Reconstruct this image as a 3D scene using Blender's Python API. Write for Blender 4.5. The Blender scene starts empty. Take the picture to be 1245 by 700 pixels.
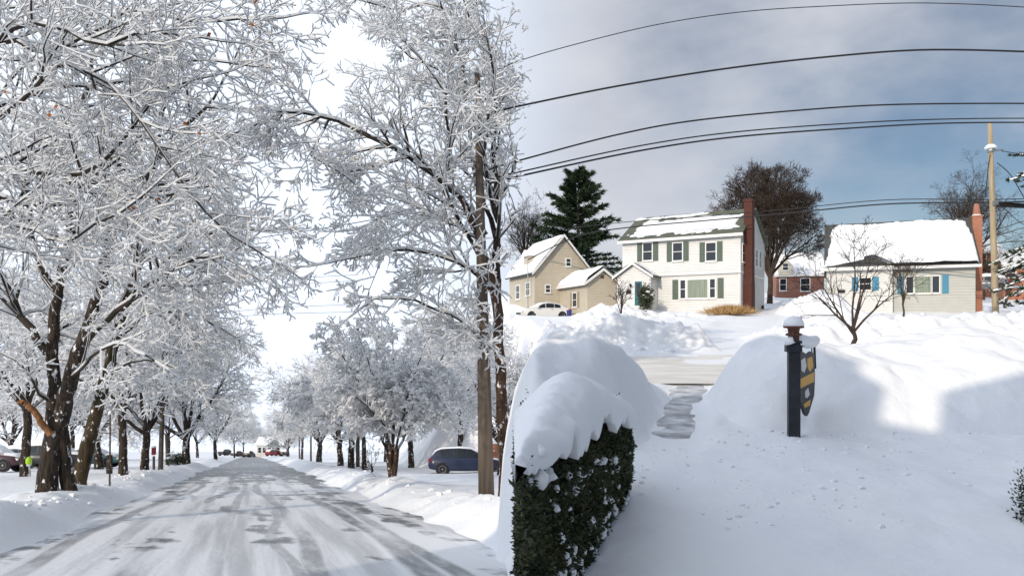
import bpy, math, random
import numpy as np
from mathutils import Vector, Matrix
R = math.radians
scene = bpy.context.scene
col = scene.collection

# ------------------------------------------------------------------ camera, sky, sun, exposure
FPX, HOR, EYE = 900.0, 410.0, 1.6
cam = bpy.data.objects.new('camera', bpy.data.cameras.new('camera'))
col.objects.link(cam)
cam.location = (0, 0, EYE)
cam.rotation_euler = (R(90), 0, 0)
cam.data.sensor_width = 36
cam.data.lens = 36 * FPX / 1245
cam.data.shift_y = (HOR - 350) / 1245
cam.data.clip_end = 4000
cam.data.clip_start = 0.05
scene.camera = cam

SUN_AZ, SUN_EL = R(33), R(24)          # light travels towards +x +y
trav = Vector((math.sin(SUN_AZ) * math.cos(SUN_EL), math.cos(SUN_AZ) * math.cos(SUN_EL), -math.sin(SUN_EL)))
sun = bpy.data.objects.new('sun', bpy.data.lights.new('sun', 'SUN'))
col.objects.link(sun)
sun.data.energy = 2.4
sun.data.angle = R(0.53)
sun.data.color = (1.0, 0.875, 0.71)
sun.rotation_euler = trav.to_track_quat('-Z', 'Y').to_euler()

world = bpy.data.worlds.new('World')
scene.world = world
world.use_nodes = True
nt = world.node_tree
for n in list(nt.nodes): nt.nodes.remove(n)
def wn(t, **k):
    n = nt.nodes.new(t)
    for a, b in k.items(): setattr(n, a, b)
    return n
wl = nt.links.new
wout = wn('ShaderNodeOutputWorld'); wbg = wn('ShaderNodeBackground')
wbg.inputs['Strength'].default_value = 0.065
sky = wn('ShaderNodeTexSky', sky_type='NISHITA', sun_disc=False)
sky.sun_elevation = SUN_EL
sky.sun_rotation = R(180) + SUN_AZ
sky.air_density, sky.dust_density, sky.ozone_density = 1.0, 0.25, 2.2
tc = wn('ShaderNodeTexCoord'); sep = wn('ShaderNodeSeparateXYZ')
wl(tc.outputs['Generated'], sep.inputs[0])
def wmap(src, a, b, c, d, smooth=True):
    m = wn('ShaderNodeMapRange'); m.interpolation_type = 'SMOOTHSTEP' if smooth else 'LINEAR'
    for i, v in zip((1, 2, 3, 4), (a, b, c, d)): m.inputs[i].default_value = v
    wl(src, m.inputs[0]); return m.outputs[0]
def wmath(op, a, b):
    m = wn('ShaderNodeMath', operation=op)
    for i, v in enumerate((a, b)):
        if isinstance(v, (int, float)): m.inputs[i].default_value = v
        else: wl(v, m.inputs[i])
    return m.outputs[0]
mp = wn('ShaderNodeMapping'); mp.inputs['Scale'].default_value = (1.0, 1.0, 1.9)
mp.inputs['Location'].default_value = (0.35, 0.2, 0.0)
wl(tc.outputs['Generated'], mp.inputs[0])
nz = wn('ShaderNodeTexNoise'); nz.inputs['Scale'].default_value = 2.3; nz.inputs['Detail'].default_value = 7; nz.inputs['Roughness'].default_value = 0.52
wl(mp.outputs[0], nz.inputs['Vector'])
nz2 = wn('ShaderNodeTexNoise'); nz2.inputs['Scale'].default_value = 5.0; nz2.inputs['Detail'].default_value = 6
wl(mp.outputs[0], nz2.inputs['Vector'])
bias = wmap(sep.outputs['X'], -0.02, 0.62, 0.42, -0.11, False)
cm = wmath('ADD', nz.outputs['Fac'], bias)
mask = wmap(cm, 0.40, 0.76, 0.0, 0.9)
over = wmap(sep.outputs['X'], 0.13, -0.15, 0.0, 1.0)
grey = wn('ShaderNodeMix', data_type='RGBA')
wl(nz2.outputs['Fac'], grey.inputs['Factor'])
grey.inputs['A'].default_value = (6.6, 7.2, 8.7, 1); grey.inputs['B'].default_value = (12.6, 12.6, 12.9, 1)
cloud = wn('ShaderNodeMix', data_type='RGBA')
wl(over, cloud.inputs['Factor']); wl(grey.outputs['Result'], cloud.inputs['A'])
cloud.inputs['B'].default_value = (15.2, 16.9, 19.6, 1)
skym = wn('ShaderNodeMix', data_type='RGBA')
mask2 = wmath('MAXIMUM', mask, over)
wl(mask2, skym.inputs['Factor']); wl(sky.outputs[0], skym.inputs['A']); wl(cloud.outputs['Result'], skym.inputs['B'])
wl(skym.outputs['Result'], wbg.inputs['Color']); wl(wbg.outputs[0], wout.inputs[0])

scene.view_settings.view_transform = 'Standard'
scene.view_settings.look = 'None'
scene.view_settings.exposure = 0.07
scene.view_settings.gamma = 1
scene.render.engine = 'CYCLES'
scene.cycles.max_bounces = 14
scene.cycles.diffuse_bounces = 8
scene.cycles.transmission_bounces = 10
scene.cycles.use_denoising = True

# ------------------------------------------------------------------ helpers
def at(px, py, D): return Vector(((px - 622.5) / FPX * D, D, EYE + (HOR - py) / FPX * D))
def xat(px, D): return (px - 622.5) / FPX * D

def tag(o, label=None, cat=None, group=None, kind=None):
    if label: o['label'] = label
    if cat: o['category'] = cat
    if group: o['group'] = group
    if kind: o['kind'] = kind
    return o
def empty(name, loc=(0, 0, 0), rz=0.0):
    o = bpy.data.objects.new(name, None); col.objects.link(o)
    o.empty_display_size = 0.2
    o.location = loc; o.rotation_euler = (0, 0, rz); return o
def link(name, me, parent=None):
    o = bpy.data.objects.new(name, me); col.objects.link(o)
    if parent is not None: o.parent = parent
    return o
def np_mesh(name, v, f, mat, smooth=False):
    """v (N,3) array, f (M,k) int array of equal-sized faces (or a list of such arrays)"""
    fs = f if isinstance(f, list) else [f]
    me = bpy.data.meshes.new(name)
    me.vertices.add(len(v)); me.vertices.foreach_set('co', np.ascontiguousarray(v, dtype=np.float32).ravel())
    loops = np.concatenate([a.ravel() for a in fs]).astype(np.int32)
    sizes = np.concatenate([np.full(len(a), a.shape[1]) for a in fs])
    starts = np.concatenate([[0], np.cumsum(sizes)[:-1]]).astype(np.int32)
    me.loops.add(len(loops)); me.loops.foreach_set('vertex_index', loops)
    me.polygons.add(len(sizes)); me.polygons.foreach_set('loop_start', starts)
    me.polygons.foreach_set('use_smooth', np.full(len(sizes), smooth))
    me.update(calc_edges=True); me.validate()
    if mat: me.materials.append(mat)
    return me
class MB:
    def __init__(s): s.v = []; s.f = []
    def add(s, vs, fs):
        b = len(s.v); s.v += [tuple(p) for p in vs]; s.f += [tuple(i + b for i in q) for q in fs]; return s
    def box(s, x0, x1, y0, y1, z0, z1):
        return s.add([(x0,y0,z0),(x1,y0,z0),(x1,y1,z0),(x0,y1,z0),(x0,y0,z1),(x1,y0,z1),(x1,y1,z1),(x0,y1,z1)],
                     [(0,3,2,1),(4,5,6,7),(0,1,5,4),(1,2,6,5),(2,3,7,6),(3,0,4,7)])
    def prism(s, pts, axis, a, b):
        """extrude a 2-D polygon (the other two axes in order) from a to b along axis"""
        n = len(pts)
        def mk(p, t):
            return {'x': (t, p[0], p[1]), 'y': (p[0], t, p[1]), 'z': (p[0], p[1], t)}[axis]
        vs = [mk(p, a) for p in pts] + [mk(p, b) for p in pts]
        fs = [tuple(range(n))[::-1], tuple(range(n, 2 * n))] + [(i, (i + 1) % n, n + (i + 1) % n, n + i) for i in range(n)]
        return s.add(vs, fs)
    def tube(s, pts, rad, n=8, cap=True):
        rings = []; m = len(pts)
        P = [Vector(p) for p in pts]
        for i, p in enumerate(P):
            d = (P[min(i + 1, m - 1)] - P[max(i - 1, 0)]).normalized()
            ref = Vector((0, 0, 1)) if abs(d.z) < 0.9 else Vector((1, 0, 0))
            a = d.cross(ref).normalized(); b = d.cross(a)
            r = rad[i] if hasattr(rad, '__len__') else rad
            rings.append([p + (a * math.cos(t) + b * math.sin(t)) * r for t in [2 * math.pi * k / n for k in range(n)]])
        fs = []
        for i in range(m - 1):
            for k in range(n):
                fs.append((i * n + k, i * n + (k + 1) % n, (i + 1) * n + (k + 1) % n, (i + 1) * n + k))
        if cap: fs += [tuple(range(n))[::-1], tuple(range((m - 1) * n, m * n))]
        return s.add([q for r in rings for q in r], fs)
    def lathe(s, prof, n=12, c=(0, 0, 0)):
        vs = []; fs = []
        for r, z in prof:
            vs += [(c[0] + r * math.cos(2*math.pi*k/n), c[1] + r * math.sin(2*math.pi*k/n), c[2] + z) for k in range(n)]
        for i in range(len(prof) - 1):
            for k in range(n): fs.append((i*n+k, i*n+(k+1)%n, (i+1)*n+(k+1)%n, (i+1)*n+k))
        fs += [tuple(range(n))[::-1], tuple(range((len(prof)-1)*n, len(prof)*n))]
        return s.add(vs, fs)
    def build(s, name, mat, parent=None, smooth=False, xf=None):
        me = bpy.data.meshes.new(name)
        me.from_pydata(s.v, [], s.f)
        if smooth: me.polygons.foreach_set('use_smooth', [True] * len(me.polygons))
        me.update(); me.materials.append(mat)
        o = link(name, me, parent)
        if xf is not None: o.matrix_local = xf
        return o

# ------------------------------------------------------------------ numpy value noise
def _hash(ix, iy, seed):
    h = (ix.astype(np.int64) * 374761393 + iy.astype(np.int64) * 668265263 + seed * 982451653) & 0xFFFFFFFF
    h = ((h ^ (h >> 13)) * 1274126177) & 0xFFFFFFFF
    return ((h ^ (h >> 16)) & 0xFFFF) / 65535.0
def vnoise(x, y, seed=0):
    ix = np.floor(x); iy = np.floor(y); fx = x - ix; fy = y - iy
    fx = fx*fx*fx*(fx*(fx*6-15)+10); fy = fy*fy*fy*(fy*(fy*6-15)+10)
    a = _hash(ix, iy, seed); b = _hash(ix+1, iy, seed); c = _hash(ix, iy+1, seed); d = _hash(ix+1, iy+1, seed)
    return (a + (b-a)*fx) * (1-fy) + (c + (d-c)*fx) * fy
def fbm(x, y, sc, oc=4, seed=0, gain=0.5):
    t = 0; a = 1; n = 0
    for o in range(oc):
        t = t + a * (vnoise(x*sc + 17.3*o, y*sc - 9.1*o, seed + o) - 0.5); n += a; a *= gain; sc *= 2.03
    return t / n * 2          # about -1..1
def sstep(a, b, x):
    t = np.clip((x - a) / (b - a), 0, 1); return t*t*(3-2*t)

# ------------------------------------------------------------------ terrain
RX = (305 - 622.5) / FPX                 # the street runs along (RX, 1)
RN = math.hypot(RX, 1)
def street_u(x, y): return (x - RX * y) / RN
LG, RG = 138 / FPX, 80 / FPX             # street falls away, the yards on the right climb
def zleft(y):
    y = np.asarray(y, float)
    return -LG * y
def zright(y):
    y = np.asarray(y, float)
    z = RG * np.minimum(y, 110) - 1.6
    return np.where(y < 6, RG * 6 - 1.6 + (y - 6) * 0.02, z)
def bank_left(x, y):
    u = street_u(x, y); a = np.abs(u)
    w = fbm(x, y, 0.35, 3, 5) * 0.55
    e = a + w * sstep(10, 16, y) 
    edge = sstep(3.4, 4.5, e)
    ridge = np.exp(-((e - 5.1) / 0.85) ** 2) * (0.16 + 0.2 * (fbm(x, y, 0.5, 3, 11) + 0.3))
    lump = fbm(x, y, 1.6, 4, 21) * 0.11 * np.exp(-((a - 5.6) / 1.6) ** 2) + fbm(x, y, 0.22, 3, 31) * 0.14
    return -0.07 + edge * (0.33 + ridge + lump)
XL_Y = [-60, 0, 8, 14, 20, 40, 49, 54, 62, 80, 120, 300]
XL = [-0.2, -0.15, -0.1, -0.35, -0.35, -0.7, -0.8, -4, -9, -14, -20, -45]
XR = [0.8, 0.8, 0.5, 0.5, 1.4, 1.8, 1.2, 0.5, 0, 0, 0, 0]
# driveway centre line on the far side and the trodden path on the near side
DRV = ((7.9, 27.6), (19.0, 56.0))
PTH = ((2.85, 13.8), (5.3, 21.8))
def seg_dist(x, y, s):
    (ax, ay), (bx, by) = s; dx, dy = bx - ax, by - ay
    t = np.clip(((x-ax)*dx + (y-ay)*dy) / (dx*dx + dy*dy), 0, 1)
    return np.hypot(x - ax - t*dx, y - ay - t*dy)
def ground(x, y):
    x = np.asarray(x, float); y = np.asarray(y, float)
    l = zleft(y) + bank_left(x, y)
    r = zright(y) + fbm(x, y, 0.18, 3, 41) * 0.16 * sstep(4, 9, y)
    r = r + (fbm(x, y, 0.9, 4, 51) * 0.075 + fbm(x, y, 2.6, 3, 53) * 0.035) * sstep(30, 12, y) + fbm(x, y, 0.5, 3, 55) * 0.10 * sstep(28, 34, y)
    st = sstep(20.9, 21.7, y) * sstep(29.2, 28.2, y)          # the cross street cut through the banks
    r = r * (1 - st) + (zright(y) - 0.06) * st
    dd = seg_dist(x, y, DRV); dv = sstep(2.6, 1.5, dd)
    r = r * (1 - dv) + (zright(y) - 0.04 + 0.03*fbm(x, y, 0.9, 2, 57)) * dv
    r = r - 0.85 * np.exp(-(((x - 2.5) / 5.0) ** 2 + ((y - 61) / 6.0) ** 2) ** 2)
    pd = sstep(0.95, 0.45, seg_dist(x, y, PTH))
    r = r * (1 - pd) + (zright(y) - 0.10) * pd
    xl = np.interp(y, XL_Y, XL); xr = np.interp(y, XL_Y, XR)
    w = sstep(0, 1, (x - xl) / (xr - xl))
    return l * (1 - w) + r * w
def G(x, y): return float(ground(np.array([x]), np.array([y]))[0])

# ------------------------------------------------------------------ materials
def mat(name, color, rough=0.7, var=None, vscale=4.0, bump=0.0, bscale=20.0, stretch=(1,1,1), spec=0.3, metal=0.0, detail=5, trans=0.0):
    m = bpy.data.materials.new(name); m.use_nodes = True
    t = m.node_tree; b = t.nodes['Principled BSDF']
    b.inputs['Base Color'].default_value = (*color, 1); b.inputs['Roughness'].default_value = rough
    b.inputs['Specular IOR Level'].default_value = spec; b.inputs['Metallic'].default_value = metal
    tcn = t.nodes.new('ShaderNodeTexCoord'); mpn = t.nodes.new('ShaderNodeMapping'); mpn.inputs['Scale'].default_value = stretch
    t.links.new(tcn.outputs['Object'], mpn.inputs[0])
    if var is not None:
        n = t.nodes.new('ShaderNodeTexNoise'); n.inputs['Scale'].default_value = vscale; n.inputs['Detail'].default_value = detail
        t.links.new(mpn.outputs[0], n.inputs['Vector'])
        rp = t.nodes.new('ShaderNodeValToRGB'); rp.color_ramp.elements[0].position = 0.35; rp.color_ramp.elements[1].position = 0.65
        rp.color_ramp.elements[0].color = (*color, 1); rp.color_ramp.elements[1].color = (*var, 1)
        t.links.new(n.outputs['Fac'], rp.inputs[0]); t.links.new(rp.outputs[0], b.inputs['Base Color'])
    if bump:
        n2 = t.nodes.new('ShaderNodeTexNoise'); n2.inputs['Scale'].default_value = bscale; n2.inputs['Detail'].default_value = 6
        t.links.new(mpn.outputs[0], n2.inputs['Vector'])
        bp = t.nodes.new('ShaderNodeBump'); bp.inputs['Strength'].default_value = bump; bp.inputs['Distance'].default_value = 0.03
        t.links.new(n2.outputs['Fac'], bp.inputs['Height']); t.links.new(bp.outputs[0], b.inputs['Normal'])
    return m
def siding(name, color, pitch=0.22):
    m = mat(name, color, 0.6, tuple(c * 0.93 for c in color), 1.5)
    t = m.node_tree; b = t.nodes['Principled BSDF']
    tcn = t.nodes.new('ShaderNodeTexCoord'); s = t.nodes.new('ShaderNodeSeparateXYZ'); t.links.new(tcn.outputs['Object'], s.inputs[0])
    mu = t.nodes.new('ShaderNodeMath'); mu.operation = 'MULTIPLY'; mu.inputs[1].default_value = 1 / pitch; t.links.new(s.outputs['Z'], mu.inputs[0])
    fr = t.nodes.new('ShaderNodeMath'); fr.operation = 'FRACT'; t.links.new(mu.outputs[0], fr.inputs[0])
    iv = t.nodes.new('ShaderNodeMath'); iv.operation = 'SUBTRACT'; iv.inputs[0].default_value = 1; t.links.new(fr.outputs[0], iv.inputs[1])
    bp = t.nodes.new('ShaderNodeBump'); bp.inputs['Strength'].default_value = 1.0; bp.inputs['Distance'].default_value = 0.07
    t.links.new(iv.outputs[0], bp.inputs['Height']); t.links.new(bp.outputs[0], b.inputs['Normal'])
    return m
def brickmat(name, c1, c2, mortar=(0.35, 0.31, 0.28)):
    m = mat(name, c1, 0.85)
    t = m.node_tree; b = t.nodes['Principled BSDF']
    tcn = t.nodes.new('ShaderNodeTexCoord'); s = t.nodes.new('ShaderNodeSeparateXYZ'); t.links.new(tcn.outputs['Object'], s.inputs[0])
    ad = t.nodes.new('ShaderNodeMath'); ad.operation = 'ADD'; t.links.new(s.outputs['X'], ad.inputs[0]); t.links.new(s.outputs['Y'], ad.inputs[1])
    cb = t.nodes.new('ShaderNodeCombineXYZ'); t.links.new(ad.outputs[0], cb.inputs[0]); t.links.new(s.outputs['Z'], cb.inputs[1])
    br = t.nodes.new('ShaderNodeTexBrick'); br.inputs['Scale'].default_value = 1.0
    br.inputs['Brick Width'].default_value = 0.22; br.inputs['Row Height'].default_value = 0.075; br.inputs['Mortar Size'].default_value = 0.008
    br.inputs['Color1'].default_value = (*c1, 1); br.inputs['Color2'].default_value = (*c2, 1); br.inputs['Mortar'].default_value = (*mortar, 1)
    t.links.new(cb.outputs[0], br.inputs['Vector']); t.links.new(br.outputs['Color'], b.inputs['Base Color'])
    bp = t.nodes.new('ShaderNodeBump'); bp.inputs['Strength'].default_value = 0.5; bp.inputs['Distance'].default_value = 0.01; bp.invert = True
    t.links.new(br.outputs['Fac'], bp.inputs['Height']); t.links.new(bp.outputs[0], b.inputs['Normal'])
    return m
def shingles(name, c1, c2):
    return mat(name, c1, 0.9, c2, 3.0, 0.5, 14.0, (0.6, 1, 3))

M = {}
M['snow'] = mat('snow', (0.84, 0.85, 0.875), 0.75, (0.875, 0.88, 0.89), 0.8, 0.9, 5.0, spec=0.25)
M['snow_rough'] = mat('snow_rough', (0.82, 0.83, 0.85), 0.8, (0.87, 0.87, 0.88), 1.5, 1.0, 2.5, spec=0.2)
M['snow_soft'] = mat('snow_soft', (0.88, 0.885, 0.90), 0.7, bump=0.15, bscale=12)
M['twig_snow'] = mat('twig_snow', (0.94, 0.945, 0.95), 0.8)
_t = M['twig_snow'].node_tree; _b = _t.nodes['Principled BSDF']; _tr = _t.nodes.new('ShaderNodeBsdfTranslucent'); _tr.inputs[0].default_value = (.95, .955, .96, 1)
_mx = _t.nodes.new('ShaderNodeMixShader'); _mx.inputs[0].default_value = .48; _t.links.new(_b.outputs[0], _mx.inputs[1]); _t.links.new(_tr.outputs[0], _mx.inputs[2])
_t.links.new(_mx.outputs[0], [n for n in _t.nodes if n.type == 'OUTPUT_MATERIAL'][0].inputs[0])
M['bark'] = mat('bark', (0.016, 0.012, 0.010), 0.95, (0.062, 0.045, 0.032), 5.0, 0.9, 9.0, (3, 3, 0.5))
M['bark_mossy'] = mat('bark_mossy', (0.028, 0.022, 0.012), 0.95, (0.085, 0.062, 0.034), 3.0, 0.9, 9.0, (2.5, 2.5, 0.5))
M['bark_red'] = mat('bark_red', (0.05, 0.03, 0.02), 0.95, (0.11, 0.065, 0.042), 5.0, 0.9, 9.0, (3, 3, 0.5))
M['twig'] = mat('twig', (0.028, 0.022, 0.018), 0.9, (0.055, 0.042, 0.032), 2.0)
M['twig_brown'] = mat('twig_brown', (0.045, 0.033, 0.026), 0.9, (0.085, 0.058, 0.042), 2.0)
M['pole_wood'] = mat('pole_wood', (0.085, 0.066, 0.05), 0.9, (0.17, 0.135, 0.105), 2.0, 0.7, 9.0, (4, 4, 0.25))
M['pole_pale'] = mat('pole_pale', (0.34, 0.26, 0.16), 0.9, (0.46, 0.37, 0.25), 2.0, 0.5, 9.0, (4, 4, 0.25))
M['pole_dark'] = mat('pole_dark', (0.06, 0.048, 0.038), 0.9, (0.11, 0.09, 0.07), 2.0, 0.5, 9.0, (4, 4, 0.25))
M['wire'] = mat('wire', (0.02, 0.021, 0.024), 0.6)
M['needle'] = mat('needle', (0.018, 0.035, 0.018), 0.7, (0.045, 0.07, 0.03), 1.2)
M['hedge_leaf'] = mat('hedge_leaf', (0.010, 0.019, 0.007), 0.5, (0.085, 0.095, 0.04), 7.0)
M['hedge_twig'] = mat('hedge_twig', (0.035, 0.028, 0.02), 0.9)
M['dry_grass'] = mat('dry_grass', (0.36, 0.22, 0.09), 0.9, (0.50, 0.33, 0.15), 6.0)
M['leaf_orange'] = mat('leaf_orange', (0.36, 0.12, 0.03), 0.8)
M['white_paint'] = mat('white_paint', (0.78, 0.77, 0.74), 0.5)
M['siding_white'] = siding('siding_white', (0.71, 0.70, 0.67))
M['siding_cream'] = siding('siding_cream', (0.68, 0.62, 0.50))
M['siding_tan'] = siding('siding_tan', (0.52, 0.46, 0.36))
M['siding_grey'] = siding('siding_grey', (0.52, 0.52, 0.47))
M['shutter_green'] = mat('shutter_green', (0.085, 0.115, 0.09), 0.6, (0.11, 0.14, 0.11), 8)
M['shutter_blue'] = mat('shutter_blue', (0.07, 0.24, 0.36), 0.55, (0.09, 0.28, 0.41), 8)
M['shutter_tan'] = mat('shutter_tan', (0.33, 0.27, 0.18), 0.6)
M['door_teal'] = mat('door_teal', (0.035, 0.13, 0.15), 0.45)
M['glass'] = mat('glass', (0.02, 0.026, 0.032), 0.06, spec=0.6)
M['curtain'] = mat('curtain', (0.30, 0.34, 0.27), 0.8, (0.20, 0.23, 0.18), 2.0, 0, 1, (9, 9, 0.3))
M['shingle_green'] = shingles('shingle_green', (0.085, 0.095, 0.07), (0.14, 0.145, 0.11))
M['shingle_dark'] = shingles('shingle_dark', (0.05, 0.055, 0.055), (0.09, 0.09, 0.085))
M['brick_dark'] = brickmat('brick_dark', (0.10, 0.03, 0.02), (0.075, 0.022, 0.016), (0.11, 0.06, 0.045))
M['brick_red'] = brickmat('brick_red', (0.33, 0.10, 0.05), (0.25, 0.075, 0.04))
M['brick_orange'] = brickmat('brick_orange', (0.46, 0.15, 0.06), (0.36, 0.11, 0.05))
M['black'] = mat('black', (0.012, 0.012, 0.013), 0.5)
M['rubber'] = mat('rubber', (0.018, 0.018, 0.019), 0.85)
M['rim'] = mat('rim', (0.45, 0.45, 0.46), 0.3, metal=0.9)
M['lamp_red'] = mat('lamp_red', (0.4, 0.02, 0.02), 0.25)
M['lamp_clear'] = mat('lamp_clear', (0.7, 0.7, 0.68), 0.15)
M['sign_post'] = mat('sign_post', (0.016, 0.018, 0.024), 0.55, (0.03, 0.032, 0.04), 6)
M['sign_brown'] = mat('sign_brown', (0.11, 0.045, 0.025), 0.6, (0.15, 0.06, 0.035), 6)
M['sign_yellow'] = mat('sign_yellow', (0.62, 0.33, 0.04), 0.5)
M['sign_white'] = mat('sign_white', (0.6, 0.6, 0.6), 0.5)
M['metal_grey'] = mat('metal_grey', (0.3, 0.31, 0.32), 0.45, metal=0.6)
M['lime'] = mat('lime', (0.45, 0.75, 0.05), 0.5)
M['red_paint'] = mat('red_paint', (0.28, 0.02, 0.04), 0.6)
M['blue_bin'] = mat('blue_bin', (0.03, 0.045, 0.17), 0.5)

def flecks(m, amount=0.60):
    """snow plastered into the bark"""
    t = m.node_tree; b = t.nodes['Principled BSDF']; old = b.inputs['Base Color'].links[0].from_socket
    tcn = t.nodes.new('ShaderNodeTexCoord'); mp_ = t.nodes.new('ShaderNodeMapping'); mp_.inputs['Scale'].default_value = (1, 1, .55); t.links.new(tcn.outputs['Object'], mp_.inputs[0])
    n = t.nodes.new('ShaderNodeTexNoise'); n.inputs['Scale'].default_value = 6.5; n.inputs['Detail'].default_value = 7; n.inputs['Roughness'].default_value = .65; t.links.new(mp_.outputs[0], n.inputs['Vector'])
    r = t.nodes.new('ShaderNodeMapRange'); r.inputs[1].default_value = amount; r.inputs[2].default_value = amount+.03; t.links.new(n.outputs['Fac'], r.inputs[0])
    mx = t.nodes.new('ShaderNodeMix'); mx.data_type = 'RGBA'; t.links.new(r.outputs[0], mx.inputs['Factor']); t.links.new(old, mx.inputs['A']); mx.inputs['B'].default_value = (.82, .83, .85, 1)
    t.links.new(mx.outputs['Result'], b.inputs['Base Color'])
for k_ in ('bark', 'bark_mossy', 'bark_red'): flecks(M[k_])
def road_material():
    m = bpy.data.materials.new('snowy_asphalt'); m.use_nodes = True
    t = m.node_tree; b = t.nodes['Principled BSDF']; L = t.links.new
    N = t.nodes.new
    uv = N('ShaderNodeUVMap'); uv.uv_map = 'lane'
    s = N('ShaderNodeSeparateXYZ'); L(uv.outputs[0], s.inputs[0])      # x across, y along, in metres
    def mth(op, a, bb=None, c=None):
        n = N('ShaderNodeMath'); n.operation = op
        for i, v in enumerate((a, bb, c)):
            if v is None: continue
            if isinstance(v, (int, float)): n.inputs[i].default_value = v
            else: L(v, n.inputs[i])
        return n.outputs[0]
    def noise(sx, sy, sc, det=5, off=0.0, rough=0.55):
        mp = N('ShaderNodeMapping'); mp.inputs['Scale'].default_value = (sx, sy, 1); mp.inputs['Location'].default_value = (off, off * 0.7, 0)
        L(uv.outputs[0], mp.inputs[0]); n = N('ShaderNodeTexNoise'); n.inputs['Scale'].default_value = sc; n.inputs['Detail'].default_value = det
        n.inputs['Roughness'].default_value = rough
        L(mp.outputs[0], n.inputs['Vector']); return n.outputs['Fac']
    def rng(v, a, bb, c=0.0, d=1.0):
        n = N('ShaderNodeMapRange'); n.interpolation_type = 'SMOOTHSTEP'
        for i, q in zip((1, 2, 3, 4), (a, bb, c, d)): n.inputs[i].default_value = q
        L(v, n.inputs[0]); return n.outputs[0]
    # bare wet patches, raked across the lane by the plough
    big = noise(0.9, 0.13, 1.0, 3, 3.1)
    cross = noise(0.55, 0.55, 1.0, 6, 7.7, 0.65)
    far = mth('ADD', rng(s.outputs['Y'], 16, 70, 0.0, 0.20), mth('MULTIPLY', rng(mth('ABSOLUTE', s.outputs['X']), 1.6, 3.8), 0.05))
    bare = rng(mth('ADD', mth('ADD', mth('MULTIPLY', big, 0.6), mth('MULTIPLY', cross, 0.55)), far), 0.625, 0.70)
    # tyre tracks that wander along the lane
    wob = mth('MULTIPLY', mth('SUBTRACT', noise(0.0, 0.045, 1.0, 2, 1.3), 0.5), 3.4)
    tr = None
    for c, wdt, g, k in ((-2.5, 0.14, .8, 1.0), (-1.15, 0.15, .9, 1.0), (0.55, 0.15, .75, -0.8), (1.9, 0.16, 1.0, -0.8), (2.75, 0.13, .9, 0.45), (-0.35, 0.12, .6, 0.3), (1.2, 0.10, .6, 1.6), (-1.9, 0.10, .5, -1.5)):
        d = mth('ABSOLUTE', mth('SUBTRACT', mth('SUBTRACT', s.outputs['X'], c), mth('MULTIPLY', wob, k)))
        q = mth('MULTIPLY', rng(d, wdt * 1.5, wdt * 0.6), g)
        tr = q if tr is None else mth('MAXIMUM', tr, q)
    brk = rng(noise(0.6, 0.06, 1.0, 3, 5.5), 0.36, 0.56)
    fine = noise(1.6, 0.35, 2.0, 6, 9.0, 0.7)
    track = mth('MULTIPLY', mth('MULTIPLY', tr, brk), rng(fine, 0.30, 0.6, 0.35, 0.85))
    smear = mth('MULTIPLY', rng(noise(1.6, 0.07, 1.4, 5, 4.2), 0.42, 0.70), 0.40)
    bare2 = mth('MULTIPLY', bare, rng(fine, 0.25, 0.6, 0.35, 0.92))
    f = mth('MINIMUM', mth('MAXIMUM', mth('MAXIMUM', bare2, track), smear), 0.95)
    mix = N('ShaderNodeMix'); mix.data_type = 'RGBA'; L(f, mix.inputs['Factor'])
    mix.inputs['A'].default_value = (0.82, 0.825, 0.84, 1); mix.inputs['B'].default_value = (0.06, 0.062, 0.066, 1)
    L(mix.outputs['Result'], b.inputs['Base Color'])
    rr = rng(f, 0.0, 1.0, 0.8, 0.45); L(rr, b.inputs['Roughness'])
    bp = N('ShaderNodeBump'); bp.inputs['Strength'].default_value = 0.5; bp.inputs['Distance'].default_value = 0.03
    L(mth('SUBTRACT', noise(1, 1, 6.0, 6), f), bp.inputs['Height']); L(bp.outputs[0], b.inputs['Normal'])
    return m
M['road'] = road_material()
M['slush'] = mat('slush', (0.66, 0.62, 0.56), 0.7, (0.80, 0.78, 0.74), 0.8, 0.5, 4.0, (1, 3, 1))
M['path_slush'] = mat('path_slush', (0.30, 0.30, 0.31), 0.6, (0.74, 0.75, 0.77), 2.2, 0.5, 6.0)

# ------------------------------------------------------------------ ground sheets
def axis_pts(segs):
    out = [segs[0][0]]
    for a, b, st, g in segs:
        x = a; s = st
        while x < b - 1e-6:
            x = min(b, x + s); s *= g; out.append(x)
    return np.array(out)
def grid_faces(nx, ny):
    i = np.arange(nx - 1)[None, :] + np.arange(ny - 1)[:, None] * nx
    i = i.ravel(); return np.stack([i, i + 1, i + nx + 1, i + nx], 1)
xp = axis_pts([(0, 15, 0.15, 1), (15, 60, 0.3, 1.02), (60, 700, 1.5, 1.1)])
xn = axis_pts([(0, 1.2, 0.1, 1), (1.2, 16, 0.17, 1), (16, 70, 0.35, 1.025), (70, 900, 2, 1.1)])
xs = np.concatenate([-xn[::-1], xp[1:]])
ys = np.concatenate([-axis_pts([(0, 60, 2, 1.05)])[::-1], axis_pts([(0, 5, 0.5, 1), (5, 24, 0.15, 1), (24, 62, 0.27, 1), (62, 260, 0.6, 1.02), (260, 1500, 5, 1.1)])[1:]])
X, Y = np.meshgrid(xs, ys)
Z = ground(X, Y)
gm = np_mesh('snow_ground', np.stack([X.ravel(), Y.ravel(), Z.ravel()], 1), grid_faces(len(xs), len(ys)), M['snow'], True)
tag(link('snow_ground', gm), 'snow covered ground of lawns, verges and yards', 'ground', kind='structure')

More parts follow.
